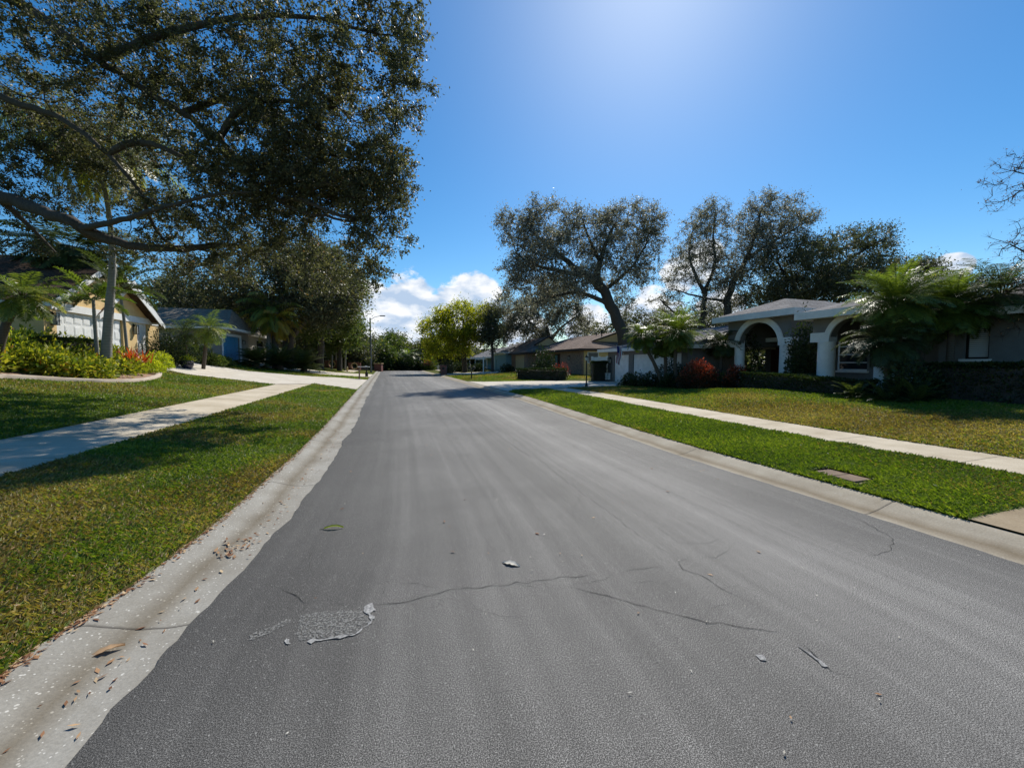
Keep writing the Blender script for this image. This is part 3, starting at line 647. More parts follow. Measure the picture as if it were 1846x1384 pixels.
def window(parent, s, t0, t1, z0, z1, out, frame='white', blind=False, bars=1, sill=None, rec=.1):
    t0, t1 = sorted((t0, t1)); f = .06
    mb = MB(); a, b_ = s + out * rec, s + out * (rec + .06)
    mb.box(a, b_, t0, t0 + f, z0, z1).box(a, b_, t1 - f, t1, z0, z1).box(a, b_, t0 + f, t1 - f, z0, z0 + f).box(a, b_, t0 + f, t1 - f, z1 - f, z1)
    for i in range(bars): z = z0 + (z1 - z0) * (i + 1) / (bars + 1); mb.box(a + out * .003, b_ - out * .003, t0 + f, t1 - f, z - .02, z + .02)
    w = mb.build('window', M[frame], parent)
    MB().box(s + out * (rec + .035), s + out * (rec + .045), t0 + f, t1 - f, z0 + f, z1 - f).build('pane', M['blind' if blind else 'glass'], w)
    if sill: MB().box(s - out * .1, s + out * rec, t0 - .08, t1 + .08, z0 - .08, z0 - .002).build('sill', M[sill], w)
    return w
def lantern(parent, s, t, z, out, h=.42):
    mb = MB(); w = .09; c = s - out * .12
    for a in (-w, w):
        for b_ in (-w, w): mb.box(c + a - .012, c + a + .012, t + b_ - .012, t + b_ + .012, z - h / 2, z + h / 2)
    mb.box(c - w - .02, c + w + .02, t - w - .02, t + w + .02, z + h / 2, z + h / 2 + .03).box(c - w - .02, c + w + .02, t - w - .02, t + w + .02, z - h / 2 - .025, z - h / 2)
    mb.box(*sorted((s - out * .001, c + out * .06)), t - .02, t + .02, z + h / 2 + .03, z + h / 2 + .06).box(*sorted((s - out * .001, s - out * .02)), t - .06, t + .06, z - .1, z + h / 2 + .1)
    l = mb.build('wall_lantern', M['black'], parent); MB().box(c - w + .02, c + w - .02, t - w + .02, t + w - .02, z - h / 2 + .001, z + h / 2 - .06).build('glass', M['lantern'], l)
def gable_roof(parent, s0, s1, t0, t1, ze, zr_, over, mat, fascia, name='roof', th=.12, ridge='s', fz=.2):
    """s0 is the eave/gable nearest the road"""
    mb = MB(); fb = MB(); a0, a1 = s0, s1
    if ridge == 's':
        tm = (t0 + t1) / 2; k = (zr_ - ze) / (tm - t0)
        A, B = t0 - over, t1 + over; za = ze - over * k
        mb.slab([(a0, A, za + th), (a1, A, za + th), (a1, tm, zr_ + th), (a0, tm, zr_ + th)], th)
        mb.slab([(a0, tm, zr_ + th + .001), (a1, tm, zr_ + th + .001), (a1, B, za + th), (a0, B, za + th)], th)
        o = -1 if s1 > s0 else 1
        for (x, zx, y, zy) in ((A, za, tm, zr_), (B, za, tm, zr_)):
            fb.prism([(x, zx - fz + th - .02), (y, zy - fz + th - .02), (y, zy + th - .012), (x, zx + th - .012)] if x < y else [(y, zy - fz + th - .02), (x, zx - fz + th - .02), (x, zx + th - .012), (y, zy + th - .012)], s0 + o * .002, s0 + o * .04)
        for x in (A, B):
            fb.box(s0, s1, x - .02 if x == A else x - .02, x + .02, za - .08, za + th - .015)
    r = mb.build(name, mat, parent); fb.build('fascia', fascia, r)
    return r
def hip_roof(parent, s0, s1, t0, t1, ze, zt, mat, fascia, ins=None, insn=None, th=.03, fh=.2, name='roof', ridge='t'):
    """hipped roof over the rectangle; ins / insn: how far the ridge ends stay back from t0 / t1 (or s0 / s1)"""
    s0, s1 = sorted((s0, s1)); t0, t1 = sorted((t0, t1))
    if ridge == 't':
        sm = (s0 + s1) / 2; half = (s1 - s0) / 2; i0 = half if ins is None else ins; i1 = half if insn is None else insn
        a, b_ = (sm, t0 + i0, zt), (sm, t1 - i1, zt)
        c = [(s0, t0, ze), (s1, t0, ze), (s1, t1, ze), (s0, t1, ze)]
        faces = [(c[0], c[1], a), (c[1], c[2], b_, a), (c[2], c[3], b_), (c[3], c[0], a, b_)]
    else:
        tm = (t0 + t1) / 2; half = (t1 - t0) / 2; i0 = half if ins is None else ins; i1 = half if insn is None else insn
        a, b_ = (s0 + i0, tm, zt), (s1 - i1, tm, zt)
        c = [(s0, t0, ze), (s1, t0, ze), (s1, t1, ze), (s0, t1, ze)]
        faces = [(c[0], c[1], b_, a), (c[1], c[2], b_), (c[2], c[3], a, b_), (c[3], c[0], a)]
    mb = MB()
    for f in faces: mb.add(list(f), [tuple(range(len(f)))])
    mb.add([(p[0], p[1], p[2] - .002) for p in c], [(3, 2, 1, 0)])
    r = mb.build(name, mat, parent)
    fb = MB(); w = .03
    fb.box(s0 - w, s0, t0 - w, t1 + w, ze - fh, ze + .02).box(s1, s1 + w, t0 - w, t1 + w, ze - fh, ze + .02).box(s0, s1, t0 - w, t0, ze - fh, ze + .018).box(s0, s1, t1, t1 + w, ze - fh, ze + .018)
    fb.box(s0, s1, t0, t1, ze - fh + .02, ze - fh + .035)
    fb.build('fascia', fascia, r); return r
# ---- house on the left: cream stucco, two garage doors under a wide gable
zf = 2.0; sA = -16.6
tA = lambda px: onS(px, 600, sA)[0]
zA = lambda px, py: onS(px, py, sA)[1]
hA = thing('stucco_house', 'cream stucco house with white garage doors behind the yellow shrub bed', 'house', P(sA, tA(180), zf))
t0, t1 = tA(80), tA(286)
d0, d1 = tA(103), tA(222); e0, e1 = tA(247), tA(267)
dz = zf + 2.15; zw = zA(284, 562)
zeave = 4.55; tm = (t0 + t1) / 2; zt = onS(212, 478, sA + .5)[1]
mb = MB(); wall(mb, sA, t0, t1, zf - .6, zeave, [(d0, d1, zf - .6, dz), (e0, e1, zf - .6, dz)], .2, -1)
mb.prism([(t0 + .21, zeave), (t1 - .21, zeave), (tm, zt - .35)], sA - .003, sA - .2)
mb.box(sA - .2, sA - 11, t0, t0 + .2, zf - .8, zeave).box(sA - .2, sA - 11, t1 - .2, t1, zf - .8, zeave).box(sA - 11, sA - 11.2, t0, t1, zf - .8, zeave)
mb.build('wall', M['cream'], hA)
garage_door(hA, sA - .12, d0, d1, zf - .25, dz, M['white'], -1, 8)
garage_door(hA, sA - .12, e0, e1, zf - .25, dz, M['white'], -1, 4)
MB().box(sA + .001, sA + .04, d0 - .12, t1 - .02, dz + .0, dz + .36).build('door_header_trim', M['white'], hA)
lantern(hA, sA, tA(95), dz - .45, -1, .5); lantern(hA, sA, tA(241), dz - .45, -1, .5)
gable_roof(hA, sA + .55, sA - 11.4, t0, t1 - 1.3, zeave, zt, .45, M['shingled'], M['white'], fz=.3)
gable_roof(hA, sA + .1, sA - 9, t0 + 4.0, t1, zeave, zt - .55, .55, M['shingled'], M['white'], fz=.25)
# ---- second house on the left: greige, blue garage door
sB = -16.2; tB = lambda px: onS(px, 600, sB)[0]
hB = thing('hip_roof_house', 'grey beige house with a blue garage door behind the left driveway', 'house', P(sB, tB(420), 2.0))
b0, b1 = tB(405), tB(447); zf = onS(415, 649, sB)[1]; zd = onS(415, 606.5, sB)[1]
ze = onS(408, 589, sB + .6)[1]
L = 9.5
mb = MB(); wall(mb, sB, b0 - .6, b1, zf - 1, ze - .15, [(tB(400.5), tB(431), zf - 1, zd)], .2, -1)
mb.box(sB - .2, sB - L, b0 - .6, b0 - .4, zf - 1, ze - .15).box(sB - .2, sB - L, b1 - .2, b1, zf - 1, ze - .15)
mb.build('wall', M['greige'], hB)
garage_door(hB, sB - .1, tB(401.5), tB(430.5), zf - .05, zd, M['blue'], -1, 4)
MB().box(sB + .001, sB + .04, tB(399), tB(401.2), zf - .2, zd + .25).box(sB + .001, sB + .04, tB(430.8), tB(434), zf - .2, zd + .25).box(sB + .001, sB + .038, tB(401.2), tB(430.8), zd, zd + .25).build('door_frame', M['white'], hB)
lantern(hB, sB, tB(437), zd - .4, -1, .35)
hip_roof(hB, sB + .7, sB - L - 2, b0 - 1.3, b1 + .8, ze, ze + 2.0, M['shinglew'], M['offwhite'], ins=4.2, ridge='s', insn=1)
# ---- third house on the left, low and white
sC = -17.6; tC = lambda px: onS(px, 600, sC)[0]
hC = thing('low_house', 'low pale house half hidden behind the white palm trunk and cycads', 'house', P(sC, tC(470), 2.0))
zeC = onS(470, 609, sC)[1]; zfC = onS(470, 650, sC)[1]
mb = MB(); wall(mb, sC, tC(440), tC(520), zfC - .5, zeC, [(tC(462), tC(476), zfC + .9, zeC - .35)], .2, -1); mb.box(sC - .2, sC - 8, tC(440), tC(440) + .2, zfC - .5, zeC).build('wall', M['greige'], hC)
window(hC, sC, tC(462), tC(476), zfC + .9, zeC - .35, -1, 'white', sill='white')
hip_roof(hC, sC + .6, sC - 9, tC(436), tC(524), zeC + .15, zeC + 2.0, M['shinglew'], M['offwhite'])
hC2 = thing('distant_house', 'dark shaded house behind the street lamp, far left', 'house', base(650, 92))
c = hC2.location; mb = MB(False).box(c.x - 6, c.x + 3, c.y, c.y + 8, c.z - 2.5, c.z + 1.6); mb.build('wall', M['greystucco'], hC2)
MB(False).add([(c.x - 6.6, c.y - .6, c.z + 1.6), (c.x + 3.6, c.y - .6, c.z + 1.6), (c.x + 3.6, c.y + 8.6, c.z + 1.6), (c.x - 6.6, c.y + 8.6, c.z + 1.6), (c.x - 3, c.y + 4, c.z + 3.6), (c.x, c.y + 4, c.z + 3.6)], [(0, 1, 5, 4), (1, 2, 5), (2, 3, 4, 5), (3, 0, 4), (3, 2, 1, 0)]).build('roof', M['shingled'], hC2)
# ---- grey house on the right: garage wing, two arched porticos, right wing
sG = 14.5; tG = lambda px: onS(px, 660, sG)[0]
zf = .28; hF = thing('arched_house', 'dark grey stucco house with two white trimmed arches and round columns', 'house', P(17, 18, .4))
g0, g1 = tG(1240), tG(1096); zg = onS(1106, 633, sG)[1] - .02
dd = [(tG(1107), tG(1133)), (tG(1141), tG(1228))]
mb = MB(); wall(mb, sG, g0, g1, -.1, zg, [(a[1], a[0], -.1, zf + 2.0) for a in dd], .2, 1)
mb.box(sG + .2, sG + 8, g1 - .2, g1, -.1, zg).box(sG + .2, 18.5, g0, g0 + .2, -.1, zg)
# recessed entry wall, its side walls and the right wing
tp = lambda px, s=16.2: onS(px, 660, s)[0]
wing_s = 16.2
mb.box(20.5, 20.7, 7.5, g0 + .2, -.1, 3.9)
ra = [(tp(1736, wing_s), tp(1781, wing_s))]; wz0, wz1 = onS(1758, 647, wing_s)[1], onS(1758, 588, wing_s)[1]
wall(mb, wing_s, -1, tp(1690, wing_s), -.1, 3.3, [(ra[0][1], ra[0][0], wz0, wz1)], .2, 1)
mb.build('wall', M['greystucco'], hF)
garage_door(hF, sG + .08, dd[0][1], dd[0][0], zf - .1, zf + 2.0, M['white'], 1, 4)
garage_door(hF, sG + .08, dd[1][1], dd[1][0], zf - .1, zf + 2.0, M['white'], 1, 8)
lantern(hF, sG, tG(1101), zf + 1.6, 1, .35)
hip_roof(hF, sG - .6, sG + 11, g0 - .5, g1 + .55, zg + .15, onS(1259, 592, 20.2)[1] - .1, M['shingleg'], M['trimgrey'], ins=1.0, insn=5.0)
hip_roof(hF, 18.5, 29, 12.5, g0 + 4, zg + .5, 4.35, M['shingleg'], M['trimgrey'], name='rear_roof')
window(hF, wing_s, ra[0][0], ra[0][1], wz0, wz1, 1, 'black', True, 0, 'offwhite')
hip_roof(hF, wing_s - .55, wing_s + 8, -1.5, tp(1690, wing_s) + .5, 3.35, 5.0, M['shingleg'], M['trimgrey'], ins=.5, insn=3)
# entry door behind the first arch
MB().box(20.44, 20.499, 17.6, 18.7, zf, zf + 2.3).build('front_door', M['maroon'], hF)
def arch_block(parent, s0, tn, tf, zb, zs, ztop, tc, Ri, Ro, colr, colt, th=.35):
    """front wall on s0 from tn to tf, arch centred tc, springing zs; columns at colt"""
    mb = MB(); n = 24
    an = [math.pi * i / n for i in range(n + 1)]; pr = [(tc - Ri * math.cos(a), zs + Ri * math.sin(a)) for a in an]
    for s in (s0, s0 + th):
        for i in range(n):
            (a, za), (b_, zb_) = pr[i], pr[i + 1]
            mb.add([(s, a, za), (s, b_, zb_), (s, b_, ztop), (s, a, ztop)], [(0, 1, 2, 3)])
        for a, b_ in ((tn, tc - Ri), (tc + Ri, tf)):
            mb.add([(s, a, zs), (s, b_, zs), (s, b_, ztop), (s, a, ztop)], [(0, 1, 2, 3)])
    for i in range(n):
        (a, za), (b_, zb_) = pr[i], pr[i + 1]; mb.add([(s0, a, za), (s0 + th, a, za), (s0 + th, b_, zb_), (s0, b_, zb_)], [(0, 1, 2, 3)])
    for a, b_ in ((tn, tc - Ri), (tc + Ri, tf)): mb.add([(s0, a, zs), (s0 + th, a, zs), (s0 + th, b_, zs), (s0, b_, zs)], [(0, 1, 2, 3)])
    for a in (tn, tf): mb.add([(s0, a, zs), (s0 + th, a, zs), (s0 + th, a, ztop), (s0, a, ztop)], [(0, 1, 2, 3)])
    mb.build('arch_wall', M['greystucco'], parent)
    tb = MB(); q = [(tc - Ro * math.cos(a), zs + Ro * math.sin(a)) for a in an]; p_ = [(tc - (Ri - .01) * math.cos(a), zs + (Ri - .01) * math.sin(a)) for a in an]; f = s0 - .05
    for i in range(n):
        A, B, C_, D = p_[i], p_[i + 1], q[i + 1], q[i]
        tb.add([(f, *A), (f, *B), (f, *C_), (f, *D), (s0 + .02, *A), (s0 + .02, *B), (s0 - .001, *C_), (s0 - .001, *D)], [(0, 1, 2, 3), (3, 2, 6, 7), (1, 0, 4, 5)])
    hb = .3
    for a, b_ in ((tn - .06, tc - Ri + .01), (tc + Ri - .01, tf + .06)):
        tb.box(f - .003, s0 + th + .05, a, b_, zs - .06, zs + hb)
    tb.build('arch_trim', M['trimgrey'], parent)
    for c in colt:
        cb = MB(); cb.lathe((s0 + th / 2, c, zb), [(colr * 1.25, 0), (colr * 1.25, .12), (colr * 1.02, .16), (colr, .3), (colr * .98, zs - zb - .2), (colr * 1.0, zs - zb - .062)], 24); cb.build('column', M['offwhite'], parent, smooth=False)
s1 = 16.0; ta, tb_ = tp(1424, s1), tp(1311, s1); zs = 2.6
tc = (tp(1323, s1) + tp(1412, s1)) / 2; Ro = (tp(1323, s1) - tp(1412, s1)) / 2
arch_block(hF, s1, ta, tb_, .3, zs, onS(1424, 563, s1 - .5)[1] + .02, tc, Ro - .27, Ro, .25, [tp(1328, s1), tp(1410, s1)])
zE1 = onS(1424, 556, s1 - .5)[1]
mb = MB(); mb.box(s1 + .35, 20.5, ta, ta + .2, 2.6, zE1 - .15).box(s1 + .35, 20.5, tb_ - .2, tb_, 2.6, zE1 - .15); mb.build('portico_side_wall', M['greystucco'], hF)
hip_roof(hF, s1 - .55, s1 + 7, ta - .55, tb_ + .55, zE1, onS(1417, 539, s1 + 2)[1], M['shingleg'], M['trimgrey'], ridge='s', fh=.28, name='portico_roof')
s2 = 14.2; ta2, tb2 = tp(1625, s2), tp(1463, s2); zs2 = 2.62
c1, c2 = tp(1483, s2), tp(1592, s2); tc2 = (c1 + c2) / 2; R2 = (c1 - c2) / 2 + .12
zE2 = onS(1441, 565, s2 - .55)[1]
arch_block(hF, s2, c2 - .35, tb2, .5, zs2 - .05, zE2 - .1, tc2, min(R2 - .3, zE2 - .25 - zs2), min(R2 - .3, zE2 - .25 - zs2) + .2, .29, [c1, c2 + .05])
mb = MB(); w0, w1 = 10.6, tb2 - .1
wa, wb = onS(1507, 660, 16.6)[0], onS(1563, 660, 16.6)[0]; wz = onS(1535, 668, 16.6)[1]
wall(mb, 16.6, tp(1690, wing_s), w1, -.1, zE2 - .1, [(wb, wa, wz, wz + 1.35)], .2, 1); mb.box(s2 + .35, 16.6, w1 - .2, w1, 2.55, zE2 - .1); mb.build('recessed_wall', M['greystucco'], hF)
window(hF, 16.6, wa, wb, wz, wz + 1.35, 1, 'trimgrey', False, 3, 'offwhite')
hip_roof(hF, s2 - .55, s2 + 9.5, tp(1690, wing_s) + .45, tb2 + .32, zE2, onS(1545, 520, 18.5)[1], M['shingleg'], M['trimgrey'], ins=2.5, insn=2.6, fh=.26, name='main_roof')
MB().box(s2 + .02, s2 + .5, c2 - .75, c2 - .36, .3, 1.25).build('pedestal', M['offwhite'], hF)
# ---- flag on the garage wall

fl = thing('flag', 'small red and white striped flag hanging beside the white garage door', 'flag', at(1112, 623, 26.5))
FA = at(1112, 623, 26.5); pw = P(sG, tG(1124), FA[2] - .5)
MB(False).tube([tuple(pw), tuple(FA + np.array([-.03, 0, .05]))], [.018, .014], 6).build('pole', M['white'], fl)
V = []; F = []
for i in range(13):
    for j in range(14):
        u, v = i / 12, j / 13
        V.append(FA + np.array([u * .36 * (1 - .25 * v) + .03 * math.sin(v * 6), .06 * math.sin(v * 9 + u * 7) + .1 * u, -v * 1.15 - u * .16]))
F = np.array([(i * 14 + j, i * 14 + j + 1, (i + 1) * 14 + j + 1, (i + 1) * 14 + j) for i in range(12) for j in range(13)])
m1 = simple('flag_red', (.45, .02, .04), None, 4, .8, 0); m2 = simple('flag_white', (.75, .74, .72), None, 4, .8, 0); m3 = simple('flag_blue', (.02, .03, .14), None, 4, .8, 0)
o = mesh_np('cloth', V, F, [m1, m2, m3], fl, smooth=True)
for k, p in enumerate(o.data.polygons):
    i, j = divmod(k, 13); p.material_index = 2 if (i < 6 and j < 5) else (i // 2 % 2)
sb = thing('storage_box', 'small white box standing beside the single garage door', 'box', P(sG - .3, tG(1099), .25))
mb = MB(); q = tG(1099); z_ = float(H(gam(*P(sG - .3, q)[:2])[0], q)); mb.box(sG - .5, sG - .1, q - .3, q + .3, z_ + .15, z_ + .6).build('body', M['white'], sb, bevel=.02); MB().box(sG - .52, sG - .08, q - .32, q + .32, z_ + .6, z_ + .66).build('lid', M['trimgrey'], sb); MB().box(sG - .48, sG - .12, q - .28, q + .28, z_, z_ + .15).build('stand', M['black'], sb)
# ---- brick house right of centre
sE = 17.3; tE = lambda px, s=None: onS(px, 650, s or sE)[0]
hE = thing('brick_house', 'brown brick and tan house with brown dutch gable roof beyond the hedge', 'house', P(sE, tE(1010), .5))
zb = onS(1049, 675, sE)[1]; zEe = onS(1049, 628, sE - .4)[1]
n0, n1 = tE(1049), tE(950)
mb = MB(); wall(mb, sE, n0, n1, zb - .4, zEe, [(tE(1010), tE(998), zb - .4, zEe - .4)], .22, 1); mb.build('brick_wall', M['brick'], hE)
MB().box(sE + .5, sE + .56, tE(1010), tE(998), zb - .3, zEe - .4).build('front_door', M['darkbrown'], hE)
MB().box(sE + .221, sE + 12, n0 + .02, n0 + .2, zb - .4, zEe).build('side_wall', M['paleyellow'], hE)
ua = onS(1057, 650, sE)[0]
def onT(px, py, t):       # pixel -> (s, z) on the vertical plane at street distance t
    d = ray(px, py); Y = t / (-.296 * d[0] + .955); return .955 * d[0] * Y + .296 * Y - 1.94, EYE + d[2] * Y
x0, y0 = onT(1059, 634, n0); x1, y1 = onT(1079, 655, n0)
w = MB().box(x0, x1, n0 - .03, n0 + .018, y1, y0).build('window', M['offwhite'], hE); MB().box(x0 + .1, x1 - .1, n0 - .036, n0 - .031, y1 + .1, y0 - .1).build('shutter', M['greystucco'], w)
lantern(hE, sE, tE(1027), zb + 1.75, 1, .4)
# garage wing, further and a little nearer the road
sW = sE - 1.0; m0, m1_ = tE(951, sW), tE(912, sW)
mb = MB(); wall(mb, sW, m0, m1_, zb - .4, zEe, [(tE(945, sW), tE(929, sW), zb - .4, zEe - .35)], .22, 1); mb.box(sW + .22, sE, m0, m0 + .2, zb - .4, zEe); mb.build('garage_brick_wall', M['brick'], hE)
garage_door(hE, sW + .05, tE(945, sW), tE(929, sW), zb - .2, zEe - .35, M['tan'], 1, 4)
def dutch(parent, s0, s1, t0, t1, ze, zt, hipd, frac, mat, name):
    """hip roof with a gablet facing the near end t0; frac: where the gablet base sits up the slope"""
    sm = (s0 + s1) / 2; zg_ = ze + (zt - ze) * frac; k = frac; tg = t0 + hipd
    la, lb = s0 + (sm - s0) * k, s1 - (s1 - sm) * k
    V = [(s0, t0, ze), (s1, t0, ze), (s1, t1, ze), (s0, t1, ze), (la, tg, zg_), (lb, tg, zg_), (sm, tg, zt), (sm, t1 - hipd * 1.6, zt)]
    r = MB().add(V, [(0, 1, 5, 4), (0, 4, 6, 7, 3), (1, 2, 7, 6, 5), (2, 3, 7), (3, 2, 1, 0)]).build(name, mat, parent)
    MB().prism([(la + .25, zg_), (lb - .25, zg_), (sm, zt - .15)], tg - .02, tg - .06, 't').build('gablet', M['tan'], r)
    fb = MB()
    for a in (la, lb): 
        pts = [(a, zg_ - .02), (sm, zt - .02), (sm, zt + .1), (a, zg_ + .12)]
        fb.prism(pts, tg - .3, tg - .22, 't')
        o_ = [(a, tg - .22, zg_ + .1), (sm, tg - .22, zt + .1), (sm, tg + .01, zt + .1), (a, tg + .01, zg_ + .1)]; fb.slab(o_, .05)
    fb.box(s0 - .03, s0, t0 - .03, t1 + .03, ze - .22, ze + .02).box(s0, s1, t0 - .03, t0, ze - .22, ze + .018).box(s0, s1, t0, t1, ze - .2, ze - .18)
    fb.build('fascia', M['darkbrown'], r); return r
dutch(hE, sE - .55, sE + 11.5, n0 - .55, n1 + 1.0, zEe, onS(1112, 598, sE + 5.5)[1], 2.2, .42, M['shingleb'], 'roof')
dutch(hE, sW - .55, sW + 7.4, m0 - .6, m1_ + .6, zEe - .03, onS(945, 614, sW + 3.5)[1], 1.5, .45, M['shingleb'], 'garage_roof')
for (a, b_) in ((sE + 5.0, n0 + 6), (sE + 4.0, n0 + 3.0)): MB().lathe((a, b_, zEe + 1.4), [(.06, 0), (.06, .75), (.09, .76), (.09, .85)], 10).build('vent_pipe', M['black'], hE)
wf = thing('white_fence', 'white panel fence between the brick house and grey garage', 'fence', P(17, n0 - 4, .4))
q0, q1 = onS(1067, 650, 17.5)[0], onS(1094, 650, 17.5)[0]; zt_ = onS(1080, 643.5, 17.5)[1]
MB().box(17.5, 17.56, q1, q0, .2, zt_).build('panel', M['white'], wf)
for t in (q0, (q0 + q1) / 2, q1): MB().box(17.44, 17.62, t - .06, t + .06, .2, zt_ + .08).build('post', M['white'], wf)
# ---- pale blue house further on
sD = 15.4; tD = lambda px, s=sD: onS(px, 650, s)[0]
hD = thing('pale_blue_house', 'pale blue house with white porch behind the white post', 'house', P(sD, tD(890), .5))
zb = onS(900, 667, sD)[1]; zu = onS(900, 637, sD)[1]
mb = MB(); wall(mb, sD, tD(912), tD(889), zb - .3, zu, [(tD(909), tD(894), zb - .3, zu - .9)], .2, 1); mb.box(sD + .2, sD + 9, tD(912), tD(912) + .2, zb - .3, zu); mb.box(sD + .2, sD + 2.5, tD(889) - .2, tD(889) - .003, zb - .3, zu - .6); wall(mb, sD + 2.5, tD(889) - .2, tD(838, sD + 2.5), zb - .3, zu - .6, [(tD(872, sD + 2.5), tD(866, sD + 2.5), zb + .9, zu - 1.1)], .2, 1); mb.build('wall', M['blueg'], hD)
garage_door(hD, sD + .06, tD(908.5), tD(894.5), zb, zu - .9, M['blueg'], 1, 4)
mb = MB(); mb.box(sD - .05, sD - .001, tD(891.5), tD(889), zb, zu).box(sD - .05, sD - .001, tD(912), tD(889), zu - .25, zu + .02)
for px in (847, 857, 878): t = tD(px, sD + .8); mb.box(sD + .7, sD + .9, t - .12, t + .12, zb - .3, zu - .75)
mb.box(sD + .6, sD + .95, tD(880, sD + .8), tD(845, sD + .8), zu - .75, zu - .5); mb.build('porch_posts', M['white'], hD)
window(hD, sD + 2.5, tD(872, sD + 2.5), tD(866, sD + 2.5), zb + .9, zu - 1.1, 1, 'white')
hip_roof(hD, sD - .5, sD + 9, tD(912) - .5, tD(889) + .5, zu + .1, zu + 1.9, M['shingleg'], M['trimgrey'], insn=1)
hip_roof(hD, sD + .4, sD + 11, tD(889) + .5, tD(836), zu - .45, zu + 1.7, M['shingleg'], M['trimgrey'], name='porch_roof', ins=.5)
# ---- a white fence and low wall far down the street
hG = thing('picket_gate', 'white gate and low fence far down the right side', 'fence', base(780, 88))
c = hG.location; mb = MB(False)
for i in range(14): mb.box(c.x - 4 + i * .62, c.x - 3.6 + i * .62, c.y, c.y + .06, c.z, c.z + 1.1)
mb.box(c.x - 4, c.x + 4.6, c.y + .07, c.y + .12, c.z + .25, c.z + .35).box(c.x - 4, c.x + 4.6, c.y + .07, c.y + .12, c.z + .85, c.z + .95); mb.build('panel', M['offwhite'], hG)
# ------------------------------------------------------------ street furniture
p = base(669, 66); p[2] = ground(p[0], p[1]); lp = thing('street_lamp', 'tall grey street lamp with a curved arm on the left side', 'street lamp', p)
zt_ = at(669, 573, 66)[2]
MB(False).tube([tuple(p), (p[0], p[1], zt_)], [.17, .11], 12).build('pole', M['greymetal'], lp)
e = at(686, 569, 66)
ar = MB(False).tube([(p[0], p[1], zt_ - .35), (p[0] + .7, p[1], zt_ + .1), (e[0], p[1], zt_ + .35)], [.045, .04, .035], 8).build('arm', M['greymetal'], lp)
MB(False).box(e[0] - .1, e[0] + .75, p[1] - .16, p[1] + .16, zt_ + .25, zt_ + .4).build('lamp_head', M['greymetal'], lp, bevel=.04)
def mailbox_round(name, lab, px, py, H_, matp, boxm, both=False):
    p = GP(px, py); t_ = thing(name, lab, 'mailbox', p)
    MB(False).box(p[0] - .05, p[0] + .05, p[1] - .05, p[1] + .05, p[2] - .05, p[2] + H_).build('post', matp, t_)
    return p, t_
p, t_ = mailbox_round('mailbox', 'mailbox with a flat pale top plank on a thin brown post', 648, 684, 1.15, M['wood'], None)
MB(False).box(p[0] - .12, p[0] + .95, p[1] - .12, p[1] + .12, p[2] + 1.18, p[2] + 1.23).build('top_plank', M['offwhite'], t_)
MB(False).box(p[0] + .2, p[0] + .75, p[1] - .1, p[1] + .1, p[2] + .92, p[2] + 1.178).build('box', M['black'], t_, bevel=.03)
p, t_ = mailbox_round('mailbox', 'black mailbox on a thick black flared post by the left kerb', 661, 679, 1.0, M['black'], None)
MB(False).box(p[0] - .13, p[0] + .13, p[1] - .13, p[1] + .13, p[2] - .02, p[2] + .5).build('post_sleeve', M['black'], t_, bevel=.02)
MB(False).tube([(p[0] - .12, p[1] - .3, p[2] + 1.12), (p[0] - .12, p[1] + .3, p[2] + 1.12)], [.13, .13], 14).build('box', M['black'], t_)
p, t_ = mailbox_round('mailbox', 'black double mailbox on a black post in the far right grass', 850, 684, 1.0, M['black'], None)
MB(False).box(p[0] - .3, p[0] + .3, p[1] - .06, p[1] + .06, p[2] + .92, p[2] + 1.0).build('crossbar', M['black'], t_)
for dx in (-.2, .2):
    mb = MB(False); mb.box(p[0] + dx - .12, p[0] + dx + .12, p[1] - .28, p[1] + .28, p[2] + 1.0, p[2] + 1.16); mb.tube([(p[0] + dx, p[1] - .28, p[2] + 1.16), (p[0] + dx, p[1] + .28, p[2] + 1.16)], [.12, .12], 14)
    bx_ = mb.build('box', M['black'], t_)
MB(False).box(p[0] + .33, p[0] + .35, p[1] - .1, p[1] - .05, p[2] + 1.1, p[2] + 1.35).build('signal_flag', M['maroon'], t_)
p = GP(800, 676); p[2] = ground(p[0], p[1]); t_ = thing('brick_mailbox', 'dark brick mailbox pillar at the far right kerb', 'mailbox', p)
MB(False).box(p[0] - .38, p[0] + .38, p[1] - .35, p[1] + .35, p[2] - .1, p[2] + 1.2).build('pillar', M['redbrick'], t_); MB(False).box(p[0] - .45, p[0] + .45, p[1] - .42, p[1] + .42, p[2] + 1.2, p[2] + 1.32).build('cap', M['redbrick'], t_, bevel=.02)
MB(False).box(p[0] - .15, p[0] + .15, p[1] - .37, p[1] - .352, p[2] + .75, p[2] + 1.02).build('door', M['black'], t_)
p = GP(871.5, 674); t_ = thing('white_post', 'white wooden sign post with a crossarm on the far right lawn', 'sign post', p)
k = p[1] / 720
MB(False).box(p[0] - .06, p[0] + .06, p[1] - .06, p[1] + .06, p[2] - .1, p[2] + 32 * k).build('post', M['white'], t_); MB(False).box(p[0] - 15 * k, p[0] + 4 * k, p[1] - .045, p[1] + .045, p[2] + 26 * k, p[2] + 27.3 * k).build('arm', M['white'], t_)
p = GP(1057, 697); t_ = thing('lamp_post', 'slim black lawn lamp post beside the right driveway', 'lamp post', p); k = p[1] / 720
MB(False).lathe(tuple(p), [(.09, -.05), (.09, .12), (.045, .2), (.035, 46 * k), (.06, 46.5 * k)], 12).build('post', M['black'], t_)
h = MB(False).lathe((p[0], p[1], p[2] + 46.6 * k), [(.05, 0), (.11, .22), (.12, .24), (.02, .34), (.012, .4)], 8).build('lantern', M['black'], t_)
mb = MB(False); mb.lathe((p[0], p[1], p[2] + 46.6 * k), [(.058, .02), (.113, .21)], 8).build('glass', M['lantern'], h)
